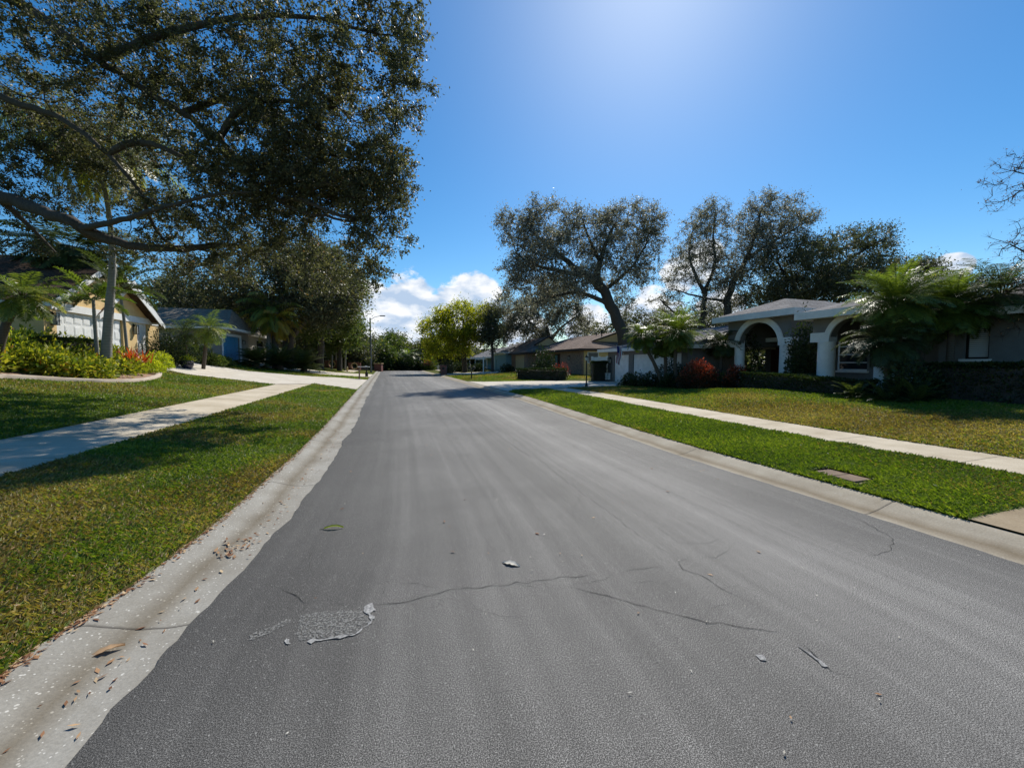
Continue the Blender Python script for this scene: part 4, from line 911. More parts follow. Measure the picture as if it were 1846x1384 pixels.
# potted plant pot
p = GP(338, 665); POT = p; t_ = thing('potted_plant', 'small green plant in a dark navy glazed pot on the driveway', 'potted plant', p); POTT = t_
MB(False).lathe(tuple(p), [(.2, 0), (.3, .12), (.34, .3), (.31, .45), (.35, .5), (.35, .54), (.3, .54), (.28, .48)], 20).build('pot', M['navy'], t_, smooth=True)
MB(False).lathe((p[0], p[1], p[2] + .44), [(.28, 0), (.28, .03)], 16).build('soil', M['soil'], t_)
# hydrant
p = base(626, 62); t_ = thing('fire_hydrant', 'small pale yellow fire hydrant at the far left lawn edge', 'fire hydrant', p)
MB(False).lathe(tuple(p), [(.17, 0), (.17, .06), (.11, .07), (.11, .55), (.15, .57), (.15, .62), (.12, .7), (.03, .78), (.03, .84)], 14).build('body', M['hydrant'], t_)
MB(False).tube([(p[0] - .2, p[1], p[2] + .42), (p[0] + .2, p[1], p[2] + .42)], [.07, .07], 10).build('side_outlets', M['hydrant'], t_); MB(False).tube([(p[0], p[1] - .2, p[2] + .4), (p[0], p[1], p[2] + .4)], [.09, .09], 10).build('front_outlet', M['hydrant'], t_)
# low brick wall with round openings, far left
def moon_wall(lab, pxa, pxb, Y, r):
    a, b_ = base(pxa, Y), base(pxb, Y); t_ = thing('brick_wall', lab, 'wall', (a + b_) / 2); z = (a[2] + b_[2]) / 2; h = 1.45; cx = (a[0] + b_[0]) / 2
    mb = MB(False); n = 24; y0_, y1_ = Y, Y + .25; zc = z + .75
    ring = [(cx + r * math.cos(2 * math.pi * i / n), zc + r * math.sin(2 * math.pi * i / n)) for i in range(n)]
    w, e_, bt, tp_ = cx - .95, cx + .95, z - .2, z + h
    def edge_pt(i):
        c, s_ = math.cos(2 * math.pi * i / n), math.sin(2 * math.pi * i / n); k_ = min(.95 / (abs(c) + 1e-9), ((tp_ - zc) if s_ > 0 else (zc - bt)) / (abs(s_) + 1e-9)); return (cx + c * k_, zc + s_ * k_)
    for i in range(n):
        A, B = ring[i], ring[(i + 1) % n]; D, E = edge_pt(i), edge_pt(i + 1)
        for yy in (y0_, y1_): mb.add([(A[0], yy, A[1]), (B[0], yy, B[1]), (E[0], yy, E[1]), (D[0], yy, D[1])], [(0, 1, 2, 3)])
        mb.add([(A[0], y0_, A[1]), (B[0], y0_, B[1]), (B[0], y1_, B[1]), (A[0], y1_, A[1])], [(0, 1, 2, 3)])
    mb.box(a[0], w, y0_, y1_, bt, tp_ - .1).box(e_, b_[0], y0_, y1_, bt, tp_ - .1); mb.build('wall', M['redbrick'], t_)
    mb = MB(False)
    for i in range(n):
        A, B = [(cx + q * math.cos(2 * math.pi * j / n), zc + q * math.sin(2 * math.pi * j / n)) for j in (i, i + 1) for q in (r,)]
        A2, B2 = [(cx + (r + .16) * math.cos(2 * math.pi * j / n), zc + (r + .16) * math.sin(2 * math.pi * j / n)) for j in (i, i + 1)]
        mb.add([(A[0], y0_ - .04, A[1]), (B[0], y0_ - .04, B[1]), (B2[0], y0_ - .04, B2[1]), (A2[0], y0_ - .04, A2[1]), (A2[0], y0_ - .002, A2[1]), (B2[0], y0_ - .002, B2[1])], [(0, 1, 2, 3), (3, 2, 5, 4)])
    mb.build('ring', M['tan'], t_)
moon_wall('red brick wall with a round opening behind the far left tree trunks', 585, 612, 70, .5)
moon_wall('low red brick wall with a round opening near the far hydrant', 628, 650, 74, .5)
p = base(681, 78); t_ = thing('brick_pillar', 'red brick pillar standing right of the street lamp', 'pillar', p)
MB(False).box(p[0] - .7, p[0] + .7, p[1], p[1] + 1, p[2] - .3, p[2] + 1.5).build('shaft', M['redbrick'], t_); MB(False).box(p[0] - .8, p[0] + .8, p[1] - .1, p[1] + 1.1, p[2] + 1.5, p[2] + 1.65).build('cap', M['tan'], t_)
# ------------------------------------------------------------ plants
def leaves_np(c, L, ratio, up=0.0, dirs=None, fold=.0):
    N = len(c); d = rng.normal(0, 1, (N, 3)); d[:, 2] += up
    if dirs is not None: d = d * .45 + dirs
    d /= np.linalg.norm(d, axis=1)[:, None]
    r_ = rng.normal(0, 1, (N, 3)); s_ = np.cross(d, r_); s_ /= np.linalg.norm(s_, axis=1)[:, None] + 1e-9
    L = L * rng.uniform(.6, 1.25, N); V = np.empty((N, 4, 3))
    V[:, 0] = c; V[:, 1] = c + d * (L * .45)[:, None] + s_ * (L * ratio * .5)[:, None]; V[:, 2] = c + d * L[:, None]; V[:, 3] = c + d * (L * .45)[:, None] - s_ * (L * ratio * .5)[:, None]
    return V.reshape(-1, 3), np.arange(4 * N).reshape(N, 4)
def foliage(name, c, L, ratio, mat, parent, cr=None, **k):
    V, F = leaves_np(c, L, ratio, **k); N = len(c)
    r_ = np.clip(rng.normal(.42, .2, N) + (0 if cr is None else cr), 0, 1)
    return mesh_np(name, V, F, mat, parent, rnd=np.repeat(r_, 4))
def inblobs(blobs, n):
    """random points in ellipsoids given as (px, py, Y, rx, ry, depth) with radii in photo pixels, depth in metres"""
    w = np.array([b_[3] * b_[4] for b_ in blobs], float); w /= w.sum(); out = []
    for b_, k in zip(blobs, (w * n).astype(int) + 1):
        p = rng.normal(0, 1, (k, 3)); p /= np.linalg.norm(p, axis=1)[:, None]; p *= (rng.random(k) ** .4)[:, None]
        c = at(b_[0], b_[1], b_[2]); sx = b_[3] * b_[2] / FOC; sz = b_[4] * b_[2] / FOC
        out.append(c + p * np.array([sx, b_[5], sz]))
    return np.concatenate(out)
def tree(name, lab, cat, trunk, r0, blobs, nattr, nleaf, leafL, mat, limbs=(), bm='bark', group=None, clump=.42, wig=.12, ratio=.5, tip=.008, step=.55, gap=0.25, seed=1, penal=.55, extra=None):
    """trunk / limbs: lists of 3D points; branches grow to points of the crown and carry the leaf clumps"""
    root = np.array(trunk[0], float); t_ = thing(name, lab, cat, root, group)
    pos = []; par = []; fixed = {}
    def addpath(pts, p0, r_a, r_b):
        pts = np.array(pts, float); L = np.concatenate([[0], np.cumsum(np.linalg.norm(np.diff(pts, axis=0), axis=1))]); m = max(3, int(L[-1] / step)); q = np.linspace(0, L[-1], m)
        pp = np.stack([np.interp(q, L, pts[:, k]) for k in range(3)], 1)
        for _ in range(2): pp[1:-1] = (pp[:-2] + pp[2:] + 2 * pp[1:-1]) / 4
        prev = p0
        for i, x in enumerate(pp):
            if p0 is not None and i == 0: continue
            x = x + (rng.normal(0, r_a * .12, 3) if 0 < i < m - 1 else 0)
            pos.append(x); par.append(-1 if prev is None else prev); prev = len(pos) - 1; fixed[prev] = r_a + (r_b - r_a) * i / (m - 1)
    addpath(trunk, None, r0, r0 * .62)
    for lb in limbs:
        pts, ra, rb = lb; A = np.array(pos); j = int(np.argmin(((A - np.array(pts[0])) ** 2).sum(1))); addpath([A[j]] + list(pts[1:]), j, ra, rb)
    nf0 = len(pos); hub = pos[-1] if not limbs else pos[len(pos) // 2]
    att = inblobs(blobs, nattr)
    vn = vnoise(att[:, 0] * .8 + att[:, 1] * .3, att[:, 2], 1.0 if tip > .01 or cat != 'tree' else .55, seed); att = att[vn > gap]
    A0 = np.array(pos); lo = len(trunk) and int((A0[:, 2] > root[2] + (A0[:, 2].max() - root[2]) * .3).argmax())
    dist = np.array([((A0 - a) ** 2).sum(1).min() for a in att]); att = att[np.argsort(dist)]
    PB = np.zeros((len(pos) + nattr * 14 + 50, 3)); PB[:len(pos)] = A0; dep = np.zeros(len(PB)); n = len(pos)
    zmin = root[2] + (A0[:, 2].max() - root[2]) * .45
    tips = []; tdir = []
    for a in att:
        d = np.linalg.norm(PB[:n] - a, axis=1) + penal * .1 * dep[:n] + np.where(PB[:n, 2] < zmin, 8., 0) * (np.arange(n) < nf0)
        j = int(np.argmin(d)); L = np.linalg.norm(PB[j] - a); m = int(min(12, max(2, L / step))); p0 = PB[j].copy()
        nrm = rng.normal(0, wig, 3) * L; nrm2 = rng.normal(0, wig * .5, 3) * L
        prev = j
        for i in range(1, m + 1):
            u = i / m; x = p0 + (a - p0) * u + nrm * math.sin(u * math.pi) + nrm2 * math.sin(2 * u * math.pi)
            PB[n] = x; dep[n] = dep[prev] + L / m; par.append(prev); prev = n; n += 1
        tips.append(a); tdir.append((a - p0) / (L + 1e-6))
    PB = PB[:n]; par_ = np.array(par)
    r = np.zeros(n); ch = [[] for _ in range(n)]
    for i in range(n):
        if par_[i] >= 0: ch[par_[i]].append(i)
    acc = np.zeros(n)
    for i in range(n - 1, -1, -1):
        if not ch[i]: acc[i] = tip ** 2.35
        r[i] = acc[i] ** (1 / 2.35)
        if par_[i] >= 0: acc[par_[i]] += acc[i]
    for i, v in fixed.items(): r[i] = max(min(r[i], v * 1.1), v)
    # chains as tubes
    VV = []; FF = []; off = 0; st = [0]; done = set()
    starts = [(None, 0)]
    while starts:
        p_, i = starts.pop(); chain = [] if p_ is None else [p_]; rr = [] if p_ is None else [min(r[p_], r[i] * 1.25)]
        while True:
            chain.append(i); rr.append(r[i])
            if not ch[i]: break
            k = max(ch[i], key=lambda c_: r[c_])
            for c_ in ch[i]:
                if c_ != k: starts.append((i, c_))
            i = k
        if len(chain) < 2: continue
        pp = PB[chain]; q = max(rr); V, F = tube_np(pp, np.array(rr), 12 if q > .18 else 7 if q > .05 else 4)
        VV.append(V); FF.append(F + off); off += len(V)
    V = np.concatenate(VV); big = np.concatenate(FF)
    bump = (vnoise(V[:, 0] * 3 + V[:, 1] * 2, V[:, 2], .35, 2) - .5)
    mesh_np('trunk', V + 0, big, M[bm], t_, smooth=True)
    tips = np.array(tips); tdir = np.array(tdir); k = max(1, nleaf // len(tips))
    w = rng.uniform(.3, 1.7, len(tips)); cnt = np.maximum(1, (k * w / w.mean())).astype(int); idx = np.repeat(np.arange(len(tips)), cnt)
    N = len(idx); off_ = rng.normal(0, 1, (N, 3)) * clump * np.array([1, 1, .75])
    # half of the leaves follow their own little twigs
    tw = rng.normal(0, 1, (len(tips), 5, 3)); tw /= np.linalg.norm(tw, axis=2)[..., None]; tw = tw * clump * 1.7
    which = rng.integers(0, 5, N); u = rng.random(N); tw_off = tw[idx, which] * u[:, None] + rng.normal(0, .12 * clump, (N, 3)); sel = rng.random(N) < .65
    c = tips[idx] + np.where(sel[:, None], tw_off, off_)
    # real twigs
    T0 = np.repeat(tips, 5, 0); T1 = T0 + tw.reshape(-1, 3); m = len(T0); wd = tip * .7
    sd = np.cross(T1 - T0, rng.normal(0, 1, (m, 3))); sd /= np.linalg.norm(sd, axis=1)[:, None] + 1e-9; sd *= wd
    s2_ = np.cross(T1 - T0, sd); s2_ /= np.linalg.norm(s2_, axis=1)[:, None] + 1e-9; s2_ *= wd
    TV = np.stack([T0 - sd, T0 + sd, T0 + s2_ * 1.7, T1], 1).reshape(-1, 3); b4 = np.arange(m)[:, None] * 4
    TF = np.concatenate([b4 + np.array([[0, 1, 3]]), b4 + np.array([[1, 2, 3]]), b4 + np.array([[2, 0, 3]])])
    mesh_np('twigs', TV, TF, M[bm], t_)
    crv = (hsh(idx, idx * 3, seed) - .5) * .3
    foliage('crown', c, leafL, ratio, M[mat], t_, cr=crv)
    return t_
def frond(start, az, e0, L, droop, nl, ll, lw, ldroop, spread=.9, twist=.35, vy=0):
    m = 10; u = np.linspace(0, 1, m); e = e0 - droop * u ** 1.2; dl = L / (m - 1)
    h = np.concatenate([[0], np.cumsum(np.cos(e[:-1]) * dl)]); z = np.concatenate([[0], np.cumsum(np.sin(e[:-1]) * dl)])
    ca, sa = math.cos(az), math.sin(az); pts = np.stack([start[0] + h * ca, start[1] + h * sa, start[2] + z], 1)
    q = np.linspace(.14, .99, nl); p = np.stack([np.interp(q, u, pts[:, k]) for k in range(3)], 1)
    ee = np.interp(q, u, e); tg = np.stack([np.cos(ee) * ca, np.cos(ee) * sa, np.sin(ee)], 1); sd = np.array([-sa, ca, 0.])
    up = np.cross(tg, sd); up = up * np.sign(up[:, 2:3] + 1e-9)
    Vs = []
    prof = np.sin(np.clip(q * .9 + .1, 0, 1) * math.pi) ** .6
    for sg in (-1, 1):
        k = rng.uniform(.75, 1.15, nl)[:, None]
        d = tg * .55 + sd * sg * spread + up * twist * rng.uniform(.3, 1.2, nl)[:, None] - np.array([0, 0, ldroop * .4]) + rng.normal(0, .08, (nl, 3)); d /= np.linalg.norm(d, axis=1)[:, None]
        l_ = (ll * prof)[:, None] * k; mid = p + d * l_ * .5; tipp = p + d * l_ - np.array([0, 0, 1.]) * ldroop * l_ * .5
        wv = np.cross(d, up); wv /= np.linalg.norm(wv, axis=1)[:, None] + 1e-9; wv = wv * lw * .5
        Vs.append(np.stack([p, mid + wv, tipp, mid - wv], 1))
    LV = np.concatenate(Vs).reshape(-1, 3)
    return pts, LV
def fronds(name, top, n, L, e_lo, e_hi, droop, nl, ll, lw, ldroop, mat, parent, rad=.1, azr=None, stem=.014, spread=.9, rmean=.45, smat=None, twist=.35, clipz=None):
    LVs = []; TV = []; TF = []; off = 0
    for i in range(n):
        az = (i * 2.39996 + rng.normal(0, .2)) if azr is None else rng.uniform(*azr); f = i / max(1, n - 1)
        e0 = e_hi + (e_lo - e_hi) * f + rng.normal(0, .12); dr_ = droop * (.5 + .5 * min(1, max(0, (e0 + .7) / 1.4))); l_ = L * rng.uniform(.8, 1.1) * (.75 + .25 * math.sin(math.pi * min(1, f + .3)))
        st = np.array(top) + np.array([math.cos(az), math.sin(az), 0]) * rad
        pts, LV = frond(st, az, e0, l_, dr_ * rng.uniform(.75, 1.2), nl, ll, lw, ldroop, spread, twist)
        LVs.append(LV); V, F = tube_np(pts, np.linspace(stem, stem * .25, len(pts)), 4); TV.append(V); TF.append(F + off); off += len(V)
    LV = np.concatenate(LVs); N = len(LV) // 4; nper = N // n
    rn = np.clip(np.repeat(rng.normal(rmean, .14, n), nper) + rng.normal(0, .12, N), 0, 1)
    V = np.concatenate([LV] + TV); TFc = np.concatenate(TF) + len(LV)
    F = np.concatenate([np.arange(len(LV)).reshape(-1, 4), TFc]); rnd = np.concatenate([np.repeat(rn, 4), np.full(off, .5)])
    return mesh_np(name, V, F, M[mat], parent, rnd=rnd)
def palm(name, lab, base_, pts, r0, r1, tm, spec, mat, group=None, boots=None):
    t_ = thing(name, lab, 'palm', base_, group); pts = np.array([base_] + list(pts), float)
    L = np.linspace(0, len(pts) - 1, 14); pp = np.stack([np.interp(L, range(len(pts)), pts[:, k]) for k in range(3)], 1)
    for _ in range(2): pp[1:-1] = (pp[:-2] + pp[2:] + 2 * pp[1:-1]) / 4
    V, F = tube_np(pp, np.linspace(r0, r1, 14) * (1 + .04 * np.sin(np.arange(14) * 2.1)), 14); mesh_np('trunk', V, F, M[tm], t_, smooth=True)
    fronds('fronds', pp[-1], mat=mat, parent=t_, **spec); return t_, pp[-1]
PYG = dict(n=60, L=1.55, e_lo=-1.0, e_hi=1.3, droop=1.45, nl=40, ll=.32, lw=.026, ldroop=.35)
def bush(name, lab, cat, c, rx, ry, h, n, L, mat, group=None, ratio=.45, stems=7, lump=.25, up=.3, kind=None, parent=None, fol='foliage', shape=.45):
    t_ = parent or thing(name, lab, cat, c, group); c = np.array(c, float)
    d = rng.normal(0, 1, (n, 3)); d[:, 2] = np.abs(d[:, 2]); d /= np.linalg.norm(d, axis=1)[:, None]
    rr = rng.random(n) ** shape * (1 - lump + lump * 2 * vnoise(np.arctan2(d[:, 1], d[:, 0]) * 2 + 9, d[:, 2] * 3, .9, int(abs(c[0] * 31 + c[1] * 7)) % 97))
    p = c + d * rr[:, None] * np.array([rx, ry, h]); p[:, 2] = np.maximum(p[:, 2], c[2] + .02)
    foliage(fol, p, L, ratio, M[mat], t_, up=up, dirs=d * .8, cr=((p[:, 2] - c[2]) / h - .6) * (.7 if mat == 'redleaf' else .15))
    if stems:
        mb = MB(False)
        for k in range(stems):
            a = k * 2.4; mb.tube([tuple(c + np.array([.06 * math.cos(a), .06 * math.sin(a), -.05])), tuple(c + np.array([rx * .35 * math.cos(a), ry * .35 * math.sin(a), h * .45])), tuple(c + np.array([rx * .6 * math.cos(a), ry * .6 * math.sin(a), h * .78]))], [.018, .012, .005], 5)
        mb.build('stems', M['barkd'], t_)
    return t_
def hedge(name, lab, a, b_, w, h, n, L, mat, group=None, z0=None, round_=.12):
    """clipped hedge between two ground points"""
    a = np.array(a, float); b_ = np.array(b_, float); t_ = thing(name, lab, 'hedge', (a + b_) / 2, group); d = b_ - a; ln = np.linalg.norm(d[:2]); dx = d / ln; nx = np.array([-dx[1], dx[0], 0])
    u = rng.random(n); face = rng.random(n); q = rng.uniform(-1, 1, n); zz = rng.random(n) ** .8; depth = np.abs(rng.normal(0, .06, n))
    off = np.where(face < .42, q * w / 2, np.where(face < .71, w / 2 - depth, -w / 2 + depth)); z = np.where(face < .42, h - depth, zz * h)
    end = face > .93; u = np.where(end, np.where(rng.random(n) < .5, 0, 1.), u); off = np.where(end, q * w / 2, off); z = np.where(end, zz * h, z)
    z = z + .1 * (vnoise(u * ln, off, .5, 4) - .5) * (z > h * .8); off = off + .1 * (vnoise(u * ln, z, .45, 6) - .5)
    p = a + (u * ln)[:, None] * dx + off[:, None] * nx; p[:, 2] = a[2] + (b_[2] - a[2]) * u + z
    dr = np.stack([off / w, 0 * off, (z / h - .5)], 1); dirs = nx * (off / w * 2)[:, None] + np.array([0, 0, 1]) * (z / h - .3)[:, None]
    foliage('foliage', p, L, .5, M[mat], t_, dirs=dirs)
    mb = MB(False); k = 5; i_ = .1
    for j in range(k):
        u0, u1 = j / k * ln + (i_ if j == 0 else 0), (j + 1) / k * ln - (i_ if j == k - 1 else 0); A = a + dx * u0; B = a + dx * u1; o = w / 2 - i_
        zt_ = a[2] + h - i_ - .02
        mb.add([(*(A - nx * o)[:2], a[2]), (*(B - nx * o)[:2], a[2]), (*(B + nx * o)[:2], a[2]), (*(A + nx * o)[:2], a[2]), (*(A - nx * o)[:2], zt_), (*(B - nx * o)[:2], zt_), (*(B + nx * o)[:2], zt_), (*(A + nx * o)[:2], zt_)], [(0, 3, 2, 1), (4, 5, 6, 7), (0, 1, 5, 4), (1, 2, 6, 5), (2, 3, 7, 6), (3, 0, 4, 7)])
    mb.build('branches', M['barkd'], t_); return t_
A3 = lambda l: [at(*p) for p in l]
# ---- big overhanging live oak, trunk outside the left edge
tb0 = np.array([-20.5, 12.5, ground(-20.5, 12.5) - .2]); Yo = 13.0
tk = [tb0, tb0 + (.4, 0, 2.2), (-19.3, 12.6, 6.0), (-18.9, 12.8, 7.2)]
limbs = [([(-19.3, 12.6, 5.6)] + A3([(-60, 330, 13), (0, 356, 13), (60, 375, 13), (130, 400, 13), (175, 425, 13.3), (240, 443, 13.6), (310, 450, 14), (400, 440, 14.5), (480, 452, 15)]), .27, .07),
         (A3([(150, 405, 13.1), (215, 398, 12.6), (300, 372, 12), (380, 350, 12), (470, 345, 12)]), .1, .03),
         ([(-18.9, 12.8, 7.2)] + A3([(-70, 140, 12), (0, 175, 12), (60, 195, 12), (115, 212, 12), (150, 240, 12), (190, 268, 12), (215, 305, 12), (250, 335, 12.3), (262, 365, 12.6)]), .16, .035),
         (A3([(190, 268, 12), (215, 258, 12), (270, 255, 12), (320, 278, 12), (380, 312, 12.5), (430, 350, 13)]), .1, .04),
         ([(-18.9, 12.8, 7.2)] + A3([(-60, -40, 12), (60, 20, 12), (180, 110, 12), (260, 160, 12), (330, 205, 12), (375, 240, 12), (400, 245, 12.2), (420, 285, 12.5), (455, 325, 12.5), (490, 355, 12.5), (530, 380, 12.5), (580, 388, 12.5), (640, 400, 12.5)]), .16, .035),
         (A3([(400, 245, 12.2), (412, 215, 12), (440, 185, 12), (520, 180, 12), (600, 195, 12)]), .11, .03),
         (A3([(180, 110, 12), (300, 60, 11.5), (420, 30, 11.5), (560, 30, 11.5), (680, 60, 11.5)]), .12, .03),
         (A3([(330, 205, 12), (420, 172, 13), (520, 215, 13.5), (600, 280, 14)]), .1, .03),
         (A3([(0, 352, 13), (40, 395, 13.5), (75, 430, 14), (100, 455, 14.3)]), .1, .03),
         (A3([(150, 405, 13.1), (160, 425, 13.5), (185, 432, 14), (230, 440, 15)]), .2, .06)]
bl = [(560, 250, 12.5, 200, 110, 1.8), (680, 250, 12, 62, 95, 1.2), (660, 390, 12.5, 75, 60, 1.2), (640, 150, 11.5, 120, 110, 1.6), (540, 350, 13, 150, 70, 1.6), (350, 250, 13, 190, 90, 1.8),
      (400, 390, 13.5, 200, 65, 1.6), (270, 385, 13.5, 100, 40, 1.4), (60, 200, 13.5, 80, 40, 1.4), (60, 260, 13.5, 90, 70, 1.8), (40, 360, 14, 70, 60, 1.5), (280, 120, 12, 300, 80, 2), (480, 60, 11.5, 260, 90, 2), (120, 40, 11.5, 220, 90, 2), (330, 460, 14.5, 150, 28, 1.4), (480, 440, 14.5, 110, 40, 1.4),
      (660, 460, 13, 45, 40, .9), (690, 500, 13, 26, 26, .6), (705, 310, 12, 45, 60, 1), (450, 490, 15, 120, 30, 1.2), (150, 290, 14.5, 150, 90, 1.2), (600, 500, 14, 90, 40, 1.2), (520, 300, 13, 230, 150, 2), (560, 440, 14, 90, 50, 1.2), (250, 440, 14.5, 60, 25, 1), (640, 330, 12.5, 90, 90, 1.4), (500, 300, 12.5, 160, 80, 1.5), (710, 60, 11, 70, 90, 1.2), (780, 165, 11.5, 16, 8, .3), (700, 425, 12.5, 40, 35, .8), (20, 440, 14.5, 50, 30, 1.2)]
tree('live_oak', 'huge live oak whose dark limbs overhang the upper left of the street', 'tree', tk, .42, bl, 4300, 205000, .1, 'oakleaf', limbs, 'bark', clump=.16, step=.3, ratio=.45, tip=.0068, gap=.3, seed=5, wig=.13)
# ---- palms of the left garden
p = at_s(188, -13.8); 
palm('queen_palm', 'thick smooth grey palm in the left bed, drooping fronds high in the oak', p, [at(196, 560, p[1]), at(205, 480, p[1]), at(196, 360, p[1] - .5), at(160, 245, p[1] - .8)], .2, .035, 'palmgrey', dict(n=34, L=3.9, e_lo=-1.0, e_hi=1.1, droop=2.0, nl=70, ll=.7, lw=.045, ldroop=1.0, rmean=.9), 'palmleaf')
palm('foxtail_palm', 'slender palm with dark feathery fronds in front of the white garage door', at_s(177, -14.3), [at(171, 585, at_s(177, -14.3)[1]), at(168, 540, at_s(177, -14.3)[1])], .08, .055, 'palmgrey', dict(n=13, L=2.1, e_lo=-.15, e_hi=1.1, droop=1.0, nl=70, ll=.34, lw=.045, ldroop=.3, spread=.7, twist=.9), 'palmleaf')
p = at_s(232, -14.6)
palm('foxtail_palm', 'feathery palm with silvery arching fronds over the right garage gable', p, [at(222, 560, p[1]), at(214, 520, p[1])], .07, .055, 'palmgrey', dict(n=13, L=2.5, e_lo=-.2, e_hi=1.2, droop=1.1, nl=76, ll=.38, lw=.05, ldroop=.3, spread=.7, twist=.9), 'palmdark')
p = at_s(-12, -14.6)
palm('pygmy_date_palm', 'bright green palm on a curved dark trunk at the far left edge', p, [at(8, 588, p[1]), at(24, 560, p[1]), at(40, 532, p[1])], .12, .1, 'palmbrown', dict(PYG, L=1.35, n=40, rmean=.65), 'palmleaf')
p = at_s(122, -17.5); 
t_ = thing('cabbage_palm', 'dark spiky palm crown silhouetted above the brown garage roof', 'palm', at_s(122, -20)); p = at_s(122, -20)
pt = at(128, 446, p[1] - 2); V, F = tube_np(np.stack([np.interp(np.linspace(0, 1, 10), [0, 1], [p[k], pt[k]]) for k in range(3)], 1), np.linspace(.22, .3, 10), 12); mesh_np('trunk', V, F, M['palmbrown'], t_, smooth=True)
fronds('fronds', pt, 50, 2.9, -.9, 1.0, 1.1, 40, .8, .07, .3, 'palmdark', t_, rad=.25, twist=.1)
# ---- hedge and shrubs of the left bed
a_, b_ = at_s(55, -15.6), at_s(160, -15.6)
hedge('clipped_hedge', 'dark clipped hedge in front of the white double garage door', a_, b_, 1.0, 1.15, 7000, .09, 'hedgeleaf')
c_ = at_s(235, -13.9)
t_ = thing('bromeliad', 'orange red spiky bromeliad clump right of the thick palm trunk', 'plant', c_)
for k in range(6): fr_c = c_ + np.array([(k % 3 - 1) * .42, (k // 3) * .35, .0]); LV = None
mbv = []; 
for k in range(150):
    q = c_ + np.array([rng.normal(0, .35), rng.normal(0, .25), .5]); az = rng.uniform(0, 6.28); e = rng.uniform(.3, 1.35); L_ = rng.uniform(.5, .95); d = np.array([math.cos(az) * math.cos(e), math.sin(az) * math.cos(e), math.sin(e)]); s_ = np.array([-math.sin(az), math.cos(az), 0]) * .045
    mbv.append([q - s_, q + s_, q + d * L_ * .6 + s_ * .8, q + d * L_ * .6 - s_ * .8]); mbv.append([q + d * L_ * .6 - s_ * .8, q + d * L_ * .6 + s_ * .8, q + d * L_ + np.array([0, 0, -.05]), q + d * L_ + np.array([0, 0, -.051])])
V = np.array(mbv).reshape(-1, 3); mesh_np('leaves', V, np.arange(len(V)).reshape(-1, 4), M['orangeleaf'], t_, rnd=np.repeat(rng.random(len(mbv)), 4))
# bed planting (mass of variegated low shrubs): along the edging
def bedpts(n):
    g0, t0_ = edge[0]; pts = []
    E = np.array([W(g, t)[:2] for g, t in edge]); q = rng.random(n) * (len(E) - 1); i = q.astype(int); f = q - i; e = E[i] * (1 - f)[:, None] + E[np.minimum(i + 1, len(E) - 1)] * f[:, None]
    inward = N_ * -1
    dd = .8 + rng.random(n) ** .8 * 3.4; p = e + inward * dd[:, None] + D_ * (-.25 * dd)[:, None] * np.clip((q - 4) / 5, 0, 1)[:, None]
    return p, dd
pts, dd = bedpts(360); cl = []; up_ = []
for (x, y), d_ in zip(pts, dd):
    z = ground(x, y); hgt = .42 + .42 * rng.random() + .14 * d_; k = 170
    v = rng.normal(0, 1, (k, 3)); v[:, 2] = np.abs(v[:, 2]); v /= np.linalg.norm(v, axis=1)[:, None]; rr = rng.random(k) ** .35
    cl.append(np.array([x, y, z + .05]) + v * rr[:, None] * np.array([.42, .42, hgt])); up_.append(v)
o = foliage('bed_shrubs', np.concatenate(cl), .19, .4, M['bedleaf'], None, dirs=np.concatenate(up_) * .9)
tag(o, 'mass of yellow and green variegated low shrubs filling the left garden bed', 'shrubs', kind='stuff')
for px, s_, r_, hh, mt, lb in ((226, -13.9, .8, .8, 'limeleaf', 'bright lime yellow shrub under the orange bromeliad'), (262, -13.9, .8, .8, 'limeleaf', 'bright lime yellow shrub at the right end of the left bed'), (288, -14.8, .8, .9, 'limeleaf', 'yellow green shrub spilling toward the driveway pot'), (15, -15.3, .7, 1.3, 'limeleaf', 'yellow topped shrub at the left edge of the bed')):
    bush('shrub', lb, 'shrub', at_s(px, s_), r_, r_ * .8, hh, 2600, .12, mt, ratio=.42)
# pot plant
d = rng.normal(0, 1, (500, 3)); d[:, 2] = np.abs(d[:, 2]) + .25; d /= np.linalg.norm(d, axis=1)[:, None]
foliage('leaves', np.array(POT) + (0, 0, .46) + d * rng.random(500)[:, None] ** .6 * np.array([.42, .42, .4]), .16, .22, M['limeleaf'], POTT, dirs=d)
# ---- in front of the second house
p = at_s(366, -14.2)
palm('pygmy_date_palm', 'small palm leaning in front of the grey beige house', p, [at(372, 612, p[1]), at(376, 592, p[1])], .12, .1, 'palmbrown', dict(PYG, L=1.75, n=40, ll=.42, lw=.025, rmean=.6), 'palmleaf')
p = at_s(335, -15.2)
palm('pygmy_date_palm', 'shaded small palm against the wall of the grey beige house', p, [at(333, 600, p[1])], .12, .1, 'palmbrown', dict(PYG, L=1.9, n=34, ll=.4, lw=.025), 'palmdark')
for px, s_, rx, hh, mt, lb in ((318, -16.4, 1.5, 1.5, 'hedgeleaf', 'dark round shrub behind the navy pot'), (350, -16.4, 1.6, 1.6, 'hedgeleaf', 'dark tall shrub below the small leaning palm'), (378, -15.4, 1.2, .8, 'midleaf', 'low grey green shrub right of the navy pot'), (396, -15.4, 1.0, .7, 'midleaf', 'low green shrub left of the blue garage door'), (300, -15.5, 1.5, 2.0, 'hedgeleaf', 'dark shrub in the gap between the two left houses')):
    bush('shrub', lb, 'shrub', at_s(px, s_), rx, 1.0, hh, 2600, .17, mt)
